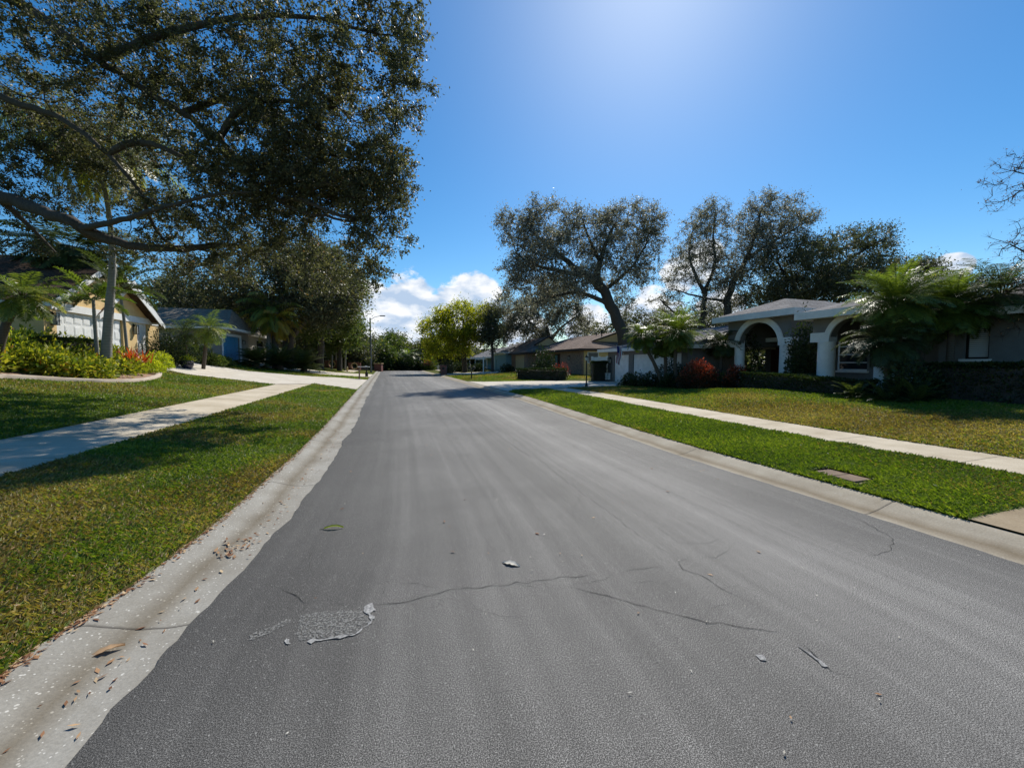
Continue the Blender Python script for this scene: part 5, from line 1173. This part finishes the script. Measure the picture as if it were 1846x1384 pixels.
# white trunked palm, brown palm, cycads
p = GP(484, 662)
palm('queen_palm', 'tall palm with a pale lichen covered trunk beside the cycads', p, [at(486, 610, p[1]), at(487, 560, p[1])], .3, .24, 'barkl', dict(n=26, L=4.2, e_lo=-1.0, e_hi=1.2, droop=1.7, nl=60, ll=.75, lw=.05, ldroop=.9, rmean=.7), 'palmleaf')
p = at_s(496, -13.5)
palm('queen_palm', 'shorter palm with an orange brown trunk behind the pale one', p, [at(496, 610, p[1]), at(496, 578, p[1])], .32, .3, 'palmbrown', dict(n=22, L=3.6, e_lo=-1.1, e_hi=1.1, droop=1.7, nl=56, ll=.7, lw=.05, ldroop=.9, rmean=.8), 'palmyellow')
def cycad(lab, px, py, r_, n=60, e_hi=1.3, mat='palmdark'):
    c = GP(px, py); t_ = thing('cycad', lab, 'cycad', c, None)
    MB(False).lathe((c[0], c[1], c[2] - .1), [(.3, 0), (.34, .3), (.28, .6), (.15, .7)], 12).build('trunk', M['palmbrown'], t_)
    fronds('fronds', c + np.array([0, 0, .6]), n, r_, -.15, e_hi, .75, 60, .42, .035, .1, mat, t_, rad=.12, twist=.5)
cycad('dark cycad at the left end of the cycad group', 462, 664, 2.1); cycad('dark cycad in the middle of the cycad group', 505, 668, 2.7); cycad('dark cycad behind the middle of the group under the forked oak', 530, 662, 2.9); cycad('large glossy cycad at the right end of the group', 548, 671, 2.7)
# ---- street trees on the left, further on
def T(name, lab, cat, px, py, Y, tr, r0, bl, na, nl, ll, mat, limbs=(), **k):
    b0 = base(px, Y) - np.array([0, 0, .2]); tk = [b0] + [at(a, c, Y if len(q) == 0 else q[0]) for a, c, *q in tr]
    return tree(name, lab, cat, tk, r0, bl, na, nl, ll, mat, [(A3(l[0]), l[1], l[2]) for l in limbs], **k)
T('live_oak', 'dark forked oak rising behind the cycads', 'tree', 521, 640, 48, [(521, 640), (522, 610), (520, 585)], .75,
  [(400, 530, 44, 110, 45, 5), (500, 510, 46, 120, 55, 6), (590, 510, 46, 60, 60, 4), (450, 570, 50, 70, 30, 4), (560, 560, 46, 60, 30, 4), (350, 560, 52, 60, 30, 4), (520, 470, 46, 110, 40, 5)], 520, 60000, .3, 'oakleaf',
  [([(521, 618, 48), (505, 590, 48), (480, 560, 47), (430, 530, 46)], .4, .15), ([(521, 618, 48), (540, 590, 48), (560, 565, 47), (590, 530, 46)], .4, .15)], clump=1.1, step=1.3, tip=.025, seed=3)
T('laurel_oak', 'oak with a straight dark trunk and lit leaves near the left kerb', 'tree', 577, 655, 55, [(577, 640), (578, 600), (580, 560)], .5,
  [(600, 560, 52, 42, 30, 4), (625, 570, 52, 20, 38, 3), (590, 500, 52, 55, 50, 4), (635, 510, 52, 24, 35, 3), (560, 590, 52, 30, 18, 3)], 330, 36000, .3, 'midleaf', clump=1.0, step=1.3, tip=.022, seed=8)
T('laurel_oak', 'oak with a thin dark trunk left of the street lamp', 'tree', 612, 660, 62, [(612, 640), (612, 600), (612, 575)], .4,
  [(612, 575, 62, 35, 30, 4), (636, 600, 62, 16, 28, 3), (600, 610, 62, 30, 22, 3)], 230, 26000, .32, 'midleaf', clump=1.0, step=1.3, tip=.02, seed=12)
for k, (px, Y, lb) in enumerate(((598, 66, 'thin palm trunk left of the bright yellow green palm'), (622, 68, 'bright yellow green palm among the far left trunks'), (606, 72, 'slim shaded palm behind the thin dark oak trunk'))):
    p = base(px, Y); palm('small_palm', lb, p, [at(px + 1, 630, Y), at(px, 612 - 6 * k, Y)], .16, .13, 'palmgrey', dict(n=18, L=2.8, e_lo=-.8, e_hi=1.1, droop=1.4, nl=30, ll=.7, lw=.07, ldroop=.7, rmean=.6), 'palmyellow' if k == 1 else 'palmleaf')
T('broadleaf_tree', 'dark broad tree behind the low pale house', 'tree', 430, 640, 62, [(430, 620), (430, 590)], .5, [(380, 560, 60, 70, 40, 5), (460, 570, 60, 60, 40, 5), (320, 540, 60, 50, 36, 5), (540, 590, 64, 60, 30, 5), (590, 600, 70, 40, 30, 4)], 320, 40000, .42, 'oakfar', clump=1.3, step=1.8, tip=.03, seed=14)
T('broadleaf_tree', 'dark tree filling the gap behind the far left trunks', 'tree', 600, 650, 80, [(600, 640), (600, 620)], .4, [(560, 625, 78, 50, 26, 4), (620, 625, 80, 36, 28, 4), (650, 640, 82, 24, 20, 4)], 220, 26000, .5, 'oakfar', clump=1.3, step=1.8, tip=.03, seed=15)
# ---- end of the street
def far(lab, px, Y, r0, bl, na, nl, ll, mat, name='broadleaf_tree', **k):
    return T(name, lab, 'tree', px, 660, Y, [(px, 655), (px, bl[0][1] + 10)], r0, bl, na, nl, ll, mat, clump=1.3, step=1.8, tip=.03, group='trees closing the end of the street', **k)
far('broad green tree behind the lamp pole at the street end', 706, 100, .4, [(706, 626, 100, 34, 18, 5), (690, 645, 100, 40, 20, 5), (722, 645, 100, 26, 18, 5)], 240, 26000, .5, 'midleaf', seed=21)
far('grey green tree at the left of the street end, mostly behind the lamp', 672, 108, .4, [(668, 632, 108, 30, 22, 5), (650, 645, 108, 26, 18, 5), (705, 616, 108, 22, 14, 4)], 200, 22000, .55, 'oakfar', seed=22)
far('low dark tree in the dip of the skyline at the street end', 745, 106, .4, [(745, 642, 106, 30, 14, 5), (770, 636, 106, 28, 18, 5), (725, 648, 106, 30, 14, 4)], 200, 24000, .5, 'oakfar', seed=23)
far('rust tinted tree just left of the yellow green tree', 785, 100, .4, [(785, 630, 100, 30, 22, 5), (760, 645, 100, 24, 16, 4), (820, 640, 100, 26, 18, 4)], 200, 22000, .5, 'oakfar', seed=24)
T('weeping_tree', 'weeping dark green tree beside the brick pillar', 'tree', 690, 660, 88, [(690, 650), (692, 635)], .3, [(692, 640, 88, 18, 20, 2.5), (680, 650, 88, 14, 14, 2), (704, 652, 88, 10, 14, 2)], 130, 14000, .4, 'midleaf', clump=.9, step=1.2, tip=.02, seed=25)
for px, Y, py, lb, mt in ((735, 90, 640, 'squat palm with a pale trunk at the end of the street', 'palmleaf'), (722, 93, 645, 'dark palm left of the pale trunked one at the street end', 'palmdark'), (752, 92, 643, 'dark palm right of the pale trunked one at the street end', 'palmdark')):
    p = base(px, Y); palm('cabbage_palm', lb, p, [at(px, (py + 668) / 2, Y), at(px, py, Y)], .25, .22, 'barkl', dict(n=24, L=2.6, e_lo=-.8, e_hi=1.2, droop=1.2, nl=26, ll=.9, lw=.1, ldroop=.6), mt)
for k, (px, lb) in enumerate(((700, 'dark shrub at the street end by the brick pillar'), (720, 'dark shrub at the street end left of the palms'), (738, 'dark shrub directly beneath the squat palm'), (757, 'dark shrub right of the palms at the street end'), (774, 'green shrub with red flowers at the street end'))):
    bush('shrub', lb, 'shrub', base(px, 87 + k % 2), 1.7, 1.2, 2.9 - .3 * (k % 2), 2200, .32, 'hedgeleaf' if k < 4 else 'midleaf', group='shrubs across the end of the street')
bush('flowering_shrub', 'tiny red blossoms on the street end shrub', 'shrub', base(772, 85.5) + (0, 0, .9), 1.2, .6, 1.3, 260, .25, 'redleaf', stems=3)
# ---- right side trees
T('golden_raintree', 'yellow green tree with a stout trunk right of the street end', 'tree', 838, 664, 62, [(837, 640), (838, 610), (836, 585)], .42,
  [(835, 560, 62, 32, 18, 4), (815, 590, 60, 42, 26, 4), (855, 590, 60, 32, 28, 4), (790, 605, 60, 28, 26, 4), (800, 570, 61, 20, 16, 3), (870, 565, 62, 22, 20, 3), (780, 630, 60, 26, 18, 3), (820, 630, 60, 30, 14, 3), (835, 615, 61, 40, 22, 3), (765, 590, 62, 13, 14, 3)], 620, 38000, .26, 'yellowleaf', clump=.6, step=1.1, tip=.018, seed=31, gap=.3)
T('small_tree', 'thin shaded tree right of the yellow green one', 'tree', 888, 660, 58, [(888, 640), (886, 610), (884, 585)], .22, [(884, 600, 58, 20, 34, 2), (890, 565, 58, 12, 16, 2)], 120, 11000, .24, 'oakfar', clump=.6, step=.9, tip=.015, seed=32)
T('live_oak', 'low spreading oak behind the brick house roof', 'tree', 985, 640, 66, [(990, 615), (985, 590)], .55,
  [(930, 560, 64, 45, 45, 6), (985, 555, 64, 60, 42, 6), (1030, 580, 64, 40, 30, 5), (950, 600, 64, 50, 22, 5), (910, 590, 64, 22, 30, 4), (1000, 520, 64, 60, 26, 5)], 700, 46000, .26, 'oakgrey',
  [([(990, 612, 66), (960, 585, 65), (935, 560, 64)], .3, .1), ([(990, 612, 66), (1015, 585, 65), (1040, 570, 64)], .3, .1)], clump=.7, step=1.0, tip=.028, seed=33, gap=.36)
Yb = 35
T('live_oak', 'tall leaning live oak with a massive curved trunk right of the brick house', 'tree', 1132, 660, Yb, [(1130, 630), (1122, 600), (1112, 570), (1098, 540), (1085, 520), (1075, 500)], .62,
  [(950, 430, 34, 50, 55, 3), (1000, 400, 34, 50, 40, 3), (985, 470, 33, 75, 50, 3.5), (1065, 420, 35, 55, 45, 3), (1130, 400, 36, 55, 35, 3), (1160, 450, 36, 35, 45, 3), (1100, 470, 35, 60, 45, 3.5), (930, 500, 33, 40, 35, 3), (1030, 510, 33, 60, 30, 3), (965, 540, 33, 45, 25, 3), (1150, 500, 36, 30, 25, 2.5), (1175, 400, 36, 22, 30, 2), (910, 400, 34, 18, 25, 2), (965, 372, 34, 16, 18, 1.5), (1120, 540, 36, 22, 30, 2), (1090, 385, 35, 30, 20, 2)], 2300, 72000, .15, 'oakgrey',
  [([(1100, 545, 35), (1060, 530, 34.5), (1030, 525, 34), (995, 535, 33.5), (965, 545, 33)], .22, .08), ([(1085, 520, 35), (1055, 495, 34.5), (1020, 470, 34), (985, 440, 34), (955, 415, 34)], .36, .09), ([(1078, 505, 35), (1085, 460, 35), (1095, 430, 35), (1110, 400, 36)], .28, .08), ([(1060, 500, 34.6), (1010, 490, 34), (965, 480, 33.5), (930, 455, 33.5)], .24, .07), ([(1088, 525, 35), (1120, 500, 35.5), (1150, 470, 36), (1165, 440, 36)], .2, .06), ([(1085, 470, 35), (1060, 430, 35), (1050, 395, 35)], .18, .06)],
  clump=.36, step=.6, tip=.014, seed=64, gap=.24, bm='barkd', ratio=.55)
T('thin_oak', 'sparse half bare oak with a straight dark trunk behind the garage roof', 'tree', 1262, 660, 37, [(1262, 620), (1263, 590), (1268, 550), (1272, 520)], .33,
  [(1250, 450, 37, 40, 70, 3), (1220, 500, 37, 35, 40, 3), (1280, 420, 37, 35, 60, 3), (1230, 560, 37, 60, 22, 3), (1290, 500, 37, 40, 50, 3), (1190, 550, 37, 25, 25, 2), (1270, 380, 37, 14, 25, 2)], 800, 27000, .14, 'oakgrey',
  [([(1264, 585, 37), (1240, 575, 37), (1215, 565, 36.5), (1190, 540, 36)], .14, .05), ([(1270, 535, 37), (1255, 500, 37), (1240, 460, 37), (1250, 410, 37)], .18, .04), ([(1272, 520, 37), (1290, 480, 37), (1285, 430, 37), (1290, 380, 37)], .16, .04)], clump=.32, step=.5, tip=.014, seed=35, gap=.25, bm='barkd')
T('thin_oak', 'tall sparse oak with upswept bare limbs left of the dense tree', 'tree', 1320, 660, 36, [(1318, 600), (1310, 570), (1312, 540), (1320, 510)], .42,
  [(1370, 400, 36, 45, 50, 3), (1400, 440, 36, 60, 45, 3), (1340, 460, 36, 40, 50, 3), (1440, 400, 36, 35, 20, 2), (1370, 365, 36, 25, 22, 2), (1420, 375, 36, 22, 20, 2), (1320, 520, 36, 40, 40, 3), (1460, 390, 36, 20, 8, 1)], 900, 31000, .14, 'oakgrey',
  [([(1320, 515, 36), (1345, 470, 36), (1360, 430, 36), (1372, 380, 36)], .24, .05), ([(1345, 470, 36), (1385, 440, 36), (1420, 420, 36), (1462, 395, 36)], .16, .04), ([(1318, 540, 36), (1280, 540, 36), (1240, 530, 36), (1210, 520, 36)], .14, .04)], clump=.32, step=.5, tip=.014, seed=36, gap=.25, bm='barkd')
T('dense_oak', 'dense dark green oak behind the arched house roof', 'tree', 1440, 660, 36, [(1440, 600), (1445, 560), (1450, 530)], .5,
  [(1430, 490, 35, 90, 60, 4), (1520, 450, 36, 75, 35, 3.5), (1480, 520, 35, 90, 40, 4), (1380, 540, 36, 60, 36, 3), (1580, 430, 36, 35, 22, 2), (1560, 490, 36, 60, 40, 3), (1600, 445, 36, 20, 12, 1.5)], 1500, 78000, .16, 'oakfar',
  [([(1448, 540, 36), (1490, 500, 36), (1540, 460, 36), (1595, 430, 36)], .25, .05), ([(1448, 540, 36), (1420, 500, 36), (1400, 470, 36)], .25, .06)], clump=.42, step=.7, tip=.014, seed=37, gap=.3, bm='barkd')
T('small_tree', 'small dark tree showing above the roof behind the big palms', 'tree', 1640, 660, 30, [(1640, 600), (1645, 560)], .25, [(1640, 500, 30, 40, 35, 2), (1670, 480, 30, 30, 18, 1.5), (1620, 530, 30, 50, 30, 2), (1760, 520, 30, 60, 26, 2), (1700, 545, 30, 60, 26, 2)], 360, 34000, .14, 'oakfar', clump=.45, step=.7, tip=.012, seed=38, bm='barkd')
T('background_tree', 'hazy green trees between the garage roof and clouds', 'tree', 1180, 660, 70, [(1180, 640), (1180, 610)], .4, [(1180, 590, 70, 40, 28, 5), (1230, 595, 70, 50, 24, 5), (1130, 590, 72, 30, 26, 4), (1290, 580, 70, 40, 26, 5), (1060, 600, 74, 36, 14, 4)], 260, 20000, .38, 'oakfar', clump=1.2, step=1.5, tip=.025, seed=39, gap=.35)
# bare tree whose twigs enter at the right edge
tb1 = np.array([15.2, 9.3, ground(15.2, 9.3) - .2])
tree('bare_crape_myrtle', 'nearly leafless tree reaching in from the right edge', 'tree', [tb1, (15.3, 9.5, 2.2), (15.5, 9.8, 3.4), (15.7, 10.0, 4.5)], .16,
     [(1870, 300, 11.5, 70, 30, 1.2), (1860, 360, 11.5, 70, 30, 1.2), (1870, 420, 11.5, 85, 30, 1.2), (1860, 480, 11.5, 80, 40, 1.5), (1850, 540, 12, 60, 40, 1.5), (1860, 590, 12, 50, 26, 1)], 420, 2600, .05, 'litter',
     [([(15.5, 9.8, 3.4)] + A3([(1930, 520, 11.3), (1880, 470, 11.4), (1820, 440, 11.5)]), .06, .015), ([(15.7, 10.0, 4.3)] + A3([(1960, 400, 11.3), (1900, 350, 11.4), (1850, 330, 11.5)]), .05, .012)], clump=.16, step=.3, tip=.0065, seed=40, bm='barkd', gap=.3)
# ---- pygmy palms in front of the grey garage
Yp = base(1195, 21.5)[1]
PG = dict(PYG, L=1.75, nl=48, ll=.34, lw=.026)
def pyg(lab, pb, Y, tr, L, r0=.1, mat='palmleaf', **k):
    b0 = base(pb, Y); return palm('pygmy_date_palm', lab, b0, [at(a, c, Y) for a, c in tr], r0, r0 * .9, 'palmbrown', dict(PG, L=L, **k), mat)
pyg('pygmy palm with the trunk leaning left before the garage doors', 1197, 22.5, [(1180, 655), (1168, 635), (1160, 606)], 1.35, rmean=.4, n=60)
pyg('middle pygmy palm with a thin upright trunk before the white garage door', 1200, 22.8, [(1200, 650), (1197, 622)], 1.1, rmean=.55)
pyg('tallest pygmy palm with a bright green top right of the garage doors', 1222, 22.0, [(1216, 655), (1219, 625), (1221, 600)], 1.75, rmean=.6, n=84, e_hi=1.5, droop=1.2)
pyg('shaded pygmy palm left of the first arch column', 1298, 22.5, [(1300, 640), (1303, 618)], 1.4, mat='palmdark')
b0 = base(1340, 20.5); 
bush('shrub', 'leggy green shrub seen through the first arch', 'shrub', at_s(1352, 17.2), .7, .7, 2.9, 1500, .16, 'hedgeleaf')
# climbing shrub between porticos
bush('climbing_shrub', 'dark leafy climbing shrub between the two arches', 'shrub', at_s(1448, 15.1), .75, .6, 3.0, 4600, .13, 'hedgeleaf', lump=.35)
# red crotons, low shrubs, hedges
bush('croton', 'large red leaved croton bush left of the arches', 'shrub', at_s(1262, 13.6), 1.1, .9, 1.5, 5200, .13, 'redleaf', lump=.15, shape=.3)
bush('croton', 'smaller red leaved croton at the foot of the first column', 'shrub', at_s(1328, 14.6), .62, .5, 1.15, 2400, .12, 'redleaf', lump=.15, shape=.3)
for k, (px, lb) in enumerate(((1133, 'low dark shrub at the left end of the garage shrub row'), (1152, 'second low dark shrub of the garage shrub row'), (1173, 'third low dark shrub of the garage row under the leaning palm'), (1208, 'low shrub at the right end of the row beside the red croton'))):
    bush('low_shrub', lb, 'shrub', at_s(px, 12.6 + .1 * k), .62, .5, .85, 1500, .12, 'hedgeleaf', group='low shrubs before the grey garage')
bush('shrub', 'dark shrub block behind the pygmy palm trunks', 'shrub', at_s(1215, 14.0), 1.3, .5, 1.65, 3400, .12, 'hedgeleaf')
bush('fern', 'green fern between the two red crotons', 'fern', at_s(1300, 14.6), .8, .5, .8, 1300, .2, 'midleaf', ratio=.2)
hb_ = at_s(1562, 12.8); hb_[2] = .32
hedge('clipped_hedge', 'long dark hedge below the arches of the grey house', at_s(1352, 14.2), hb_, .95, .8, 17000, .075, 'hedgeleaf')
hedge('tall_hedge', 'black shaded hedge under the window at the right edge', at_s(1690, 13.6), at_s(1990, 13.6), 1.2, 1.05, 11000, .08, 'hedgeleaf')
def fern(lab, px, s_, r_, n=26):
    c = at_s(px, s_); t_ = thing('fern', lab, 'fern', c, 'ferns under the big palms'); fronds('fronds', c + np.array([0, 0, .05]), n, r_, .1, 1.3, .9, 34, .14, .022, .1, 'palmdark', t_, rad=.05, stem=.006, rmean=.6)
fern('fern clump at the left foot of the big palms', 1545, 12.2, .75); fern('fern clump right below the big palms', 1600, 12.0, .9); fern('rightmost fern clump beside the dark hedge', 1655, 12.2, .85)
# the big palms at the right
pyg('low drooping palm filling the space beneath the large one', 1604, 12.5, [(1600, 650), (1598, 618)], 1.3, .09, 'palmdark', n=64, nl=50, lw=.02, e_lo=-1.2)
pyg('large dense palm drooping over the second arch', 1624, 12.7, [(1621, 640), (1618, 590), (1615, 545)], 1.55, .1, 'palmleaf', n=100, e_hi=1.5, droop=1.2, nl=60, lw=.019, rmean=.55, e_lo=-1.2)
pyg('middle palm of the big right group, behind the two taller ones', 1662, 13.6, [(1662, 620), (1660, 565)], 1.65, .09, 'palmdark', n=80, nl=54, lw=.022)
pyg('big palm right of the group in front of the shuttered window', 1712, 12.8, [(1713, 640), (1716, 590), (1720, 555)], 1.5, .1, 'palmleaf', n=80, e_hi=1.5, droop=1.2, nl=58, lw=.019, rmean=.5)
pyg('palm at the right edge leaning over the roof', 1850, 12.4, [(1836, 640), (1826, 580), (1805, 530)], 1.75, .08, 'palmdark', n=54, nl=52, lw=.02, e_hi=1.5)
bush('shrub', 'dark shrub around the base of the big palms', 'shrub', at_s(1648, 12.6), .9, .5, 1.1, 2600, .12, 'hedgeleaf')
# ---- round the brick house
hedge('box_hedge', 'low boxy hedge on the lawn before the brick house', GP(938, 684), GP(1016, 685), 1.3, .95, 9000, .11, 'hedgeleaf')
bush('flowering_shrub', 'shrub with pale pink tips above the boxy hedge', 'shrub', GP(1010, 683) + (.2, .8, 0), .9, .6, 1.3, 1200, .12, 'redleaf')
bush('small_tree', 'small loose green tree against the brick wall', 'tree', base(982, 40), 1.3, .8, 2.7, 2600, .2, 'hedgeleaf', lump=.35)
c = GP(1078, 688); hedge('topiary_shrub', 'tall black clipped shrub beside the white fence', c + (-.45, .5, 0), c + (.75, .5, 0), 1.0, 1.55, 9000, .08, 'hedgeleaf')
bush('shrub', 'round dark shrub beside the tan garage door', 'shrub', base(915, 54), 1.1, .8, 1.2, 1400, .2, 'hedgeleaf')
bush('shrub', 'round dark shrub before the pale blue porch', 'shrub', base(863, 62), 1.2, .8, 1.3, 1400, .22, 'hedgeleaf')
bush('shrub', 'leafy bush growing behind the brick mailbox pillar', 'shrub', GP(803, 674) + (0, 1.2, 0), 1.2, .8, 1.9, 2600, .18, 'oakfar')
bush('shrub', 'dark bush at the foot of the yellow green tree', 'shrub', base(825, 66), 2.6, 1.2, 1.7, 2600, .25, 'hedgeleaf')
# distant tree lines behind the houses (read as one mass)
def wood(lab, a, b_, Y0, Y1, h0, h1, n, seed):
    u = rng.random(n); X = (a + (b_ - a) * u - 923) / FOC; Y = Y0 + (Y1 - Y0) * u + rng.normal(0, 3.5, n); X = X * Y
    hh = (h0 + (h1 - h0) * vnoise(X, Y, 5, seed)) * (.75 + .25 * vnoise(X, Y, 1.7, seed + 1)); z = rng.random(n) ** .75 * hh
    p = np.stack([X, Y, 0 * X + z], 1); o = foliage('distant_woods', p, .8, .6, M['oakfar'], None, cr=(vnoise(X, z, 2.2, seed) - .5) * .5); tag(o, lab, 'trees', kind='stuff')
wood('mass of trees behind the left houses', -500, 640, 75, 120, 5, 9, 42000, 51); wood('mass of trees closing the horizon behind the street end', 600, 860, 125, 125, 4, 8, 16000, 52); wood('mass of trees behind the right houses', 840, 1330, 100, 75, 4, 7, 24000, 53); wood('mass of trees behind the arched house', 1280, 2400, 60, 45, 3, 6, 30000, 54)
# ------------------------------------------------------------ sky, sun, camera
SUN_AZ, SUN_EL = R(19), R(45)
w = bpy.data.worlds.new('World'); bpy.context.scene.world = w; w.use_nodes = True; nt = w.node_tree; bg = nt.nodes['Background']
sky = nd(nt, 'ShaderNodeTexSky', sky_type='NISHITA', sun_disc=False, sun_elevation=SUN_EL, sun_rotation=SUN_AZ, altitude=0, air_density=1.0, dust_density=.3, ozone_density=3.0)
co = nd(nt, 'ShaderNodeTexCoord').outputs['Generated']
nrm = nd(nt, 'ShaderNodeVectorMath', {0: co}, operation='NORMALIZE').outputs[0]
hs = nd(nt, 'ShaderNodeHueSaturation', {'Saturation': 1.36, 'Value': 1.0, 'Color': sky.outputs[0]})
spots = [(690, 580, .13), (760, 585, .12), (825, 575, .11), (862, 535, .075), (740, 545, .09), (700, 620, .14), (800, 630, .14), (640, 570, .09), (1260, 475, .06), (1225, 495, .05), (1170, 570, .09), (1060, 590, .07), (1300, 560, .06), (1716, 484, .03), (1695, 500, .035), (950, 600, .08)]
bias = None
for px, py, rad in spots:
    d = ray(px, py); d /= np.linalg.norm(d)
    dp = nd(nt, 'ShaderNodeVectorMath', {0: nrm, 1: tuple(d)}, operation='DISTANCE')
    mr = nd(nt, 'ShaderNodeMapRange', {0: dp.outputs['Value'], 1: 0.0, 2: rad, 3: 1.0, 4: 0.0})
    bias = mr.outputs[0] if bias is None else nd(nt, 'ShaderNodeMath', {0: bias, 1: mr.outputs[0]}, operation='MAXIMUM').outputs[0]
mp = nd(nt, 'ShaderNodeMapping', {'Vector': nrm, 'Scale': (1, 1, 1.9)})
n1 = nd(nt, 'ShaderNodeTexNoise', {'Vector': mp.outputs[0], 'Scale': 11, 'Detail': 10, 'Roughness': .58})
v = nd(nt, 'ShaderNodeMath', {0: bias, 1: .85, 2: n1.outputs[0]}, operation='MULTIPLY_ADD')
cl = nd(nt, 'ShaderNodeMapRange', {0: v.outputs[0], 1: .66, 2: .78}, interpolation_type='SMOOTHSTEP')
n2 = nd(nt, 'ShaderNodeTexNoise', {'Vector': mp.outputs[0], 'Scale': 16, 'Detail': 6})
cc = ramp(nt, n2.outputs[0], [(.38, (3.9, 5.0, 6.6)), (.56, (7.8, 8.0, 8.3))])
gate = nd(nt, 'ShaderNodeMapRange', {0: bias, 1: .02, 2: .12})
clm = nd(nt, 'ShaderNodeMath', {0: cl.outputs[0], 1: gate.outputs[0]}, operation='MULTIPLY')
tint = mixc(nt, 1.0, hs.outputs[0], (.92, 1.02, 1.0), 'MULTIPLY')
col = mixc(nt, clm.outputs[0], tint, cc.outputs[0])
nt.links.new(col, bg.inputs['Color']); bg.inputs['Strength'].default_value = .1
sd = bpy.data.lights.new('sun', 'SUN'); sd.energy = 4.6; sd.angle = R(.55); sd.color = (1, .95, .86)
so = bpy.data.objects.new('sun', sd); C.objects.link(so)
sv = Vector((math.sin(SUN_AZ) * math.cos(SUN_EL), math.cos(SUN_AZ) * math.cos(SUN_EL), math.sin(SUN_EL)))
so.rotation_euler = sv.to_track_quat('Z', 'Y').to_euler(); so.location = (0, 0, 40)
cam = bpy.data.cameras.new('camera'); cam.sensor_width = 36; cam.lens = 36 * FOC / 1846; cam.clip_start = .05; cam.clip_end = 3000
cob = bpy.data.objects.new('camera', cam); C.objects.link(cob); cob.location = (0, 0, EYE); cob.rotation_euler = (math.pi / 2 - TH, 0, 0); bpy.context.scene.camera = cob
sc = bpy.context.scene; sc.view_settings.view_transform = 'Standard'; sc.view_settings.look = 'None'; sc.view_settings.exposure = 0.35; sc.view_settings.gamma = 1
sc.cycles.max_bounces = 6; sc.cycles.transparent_max_bounces = 4
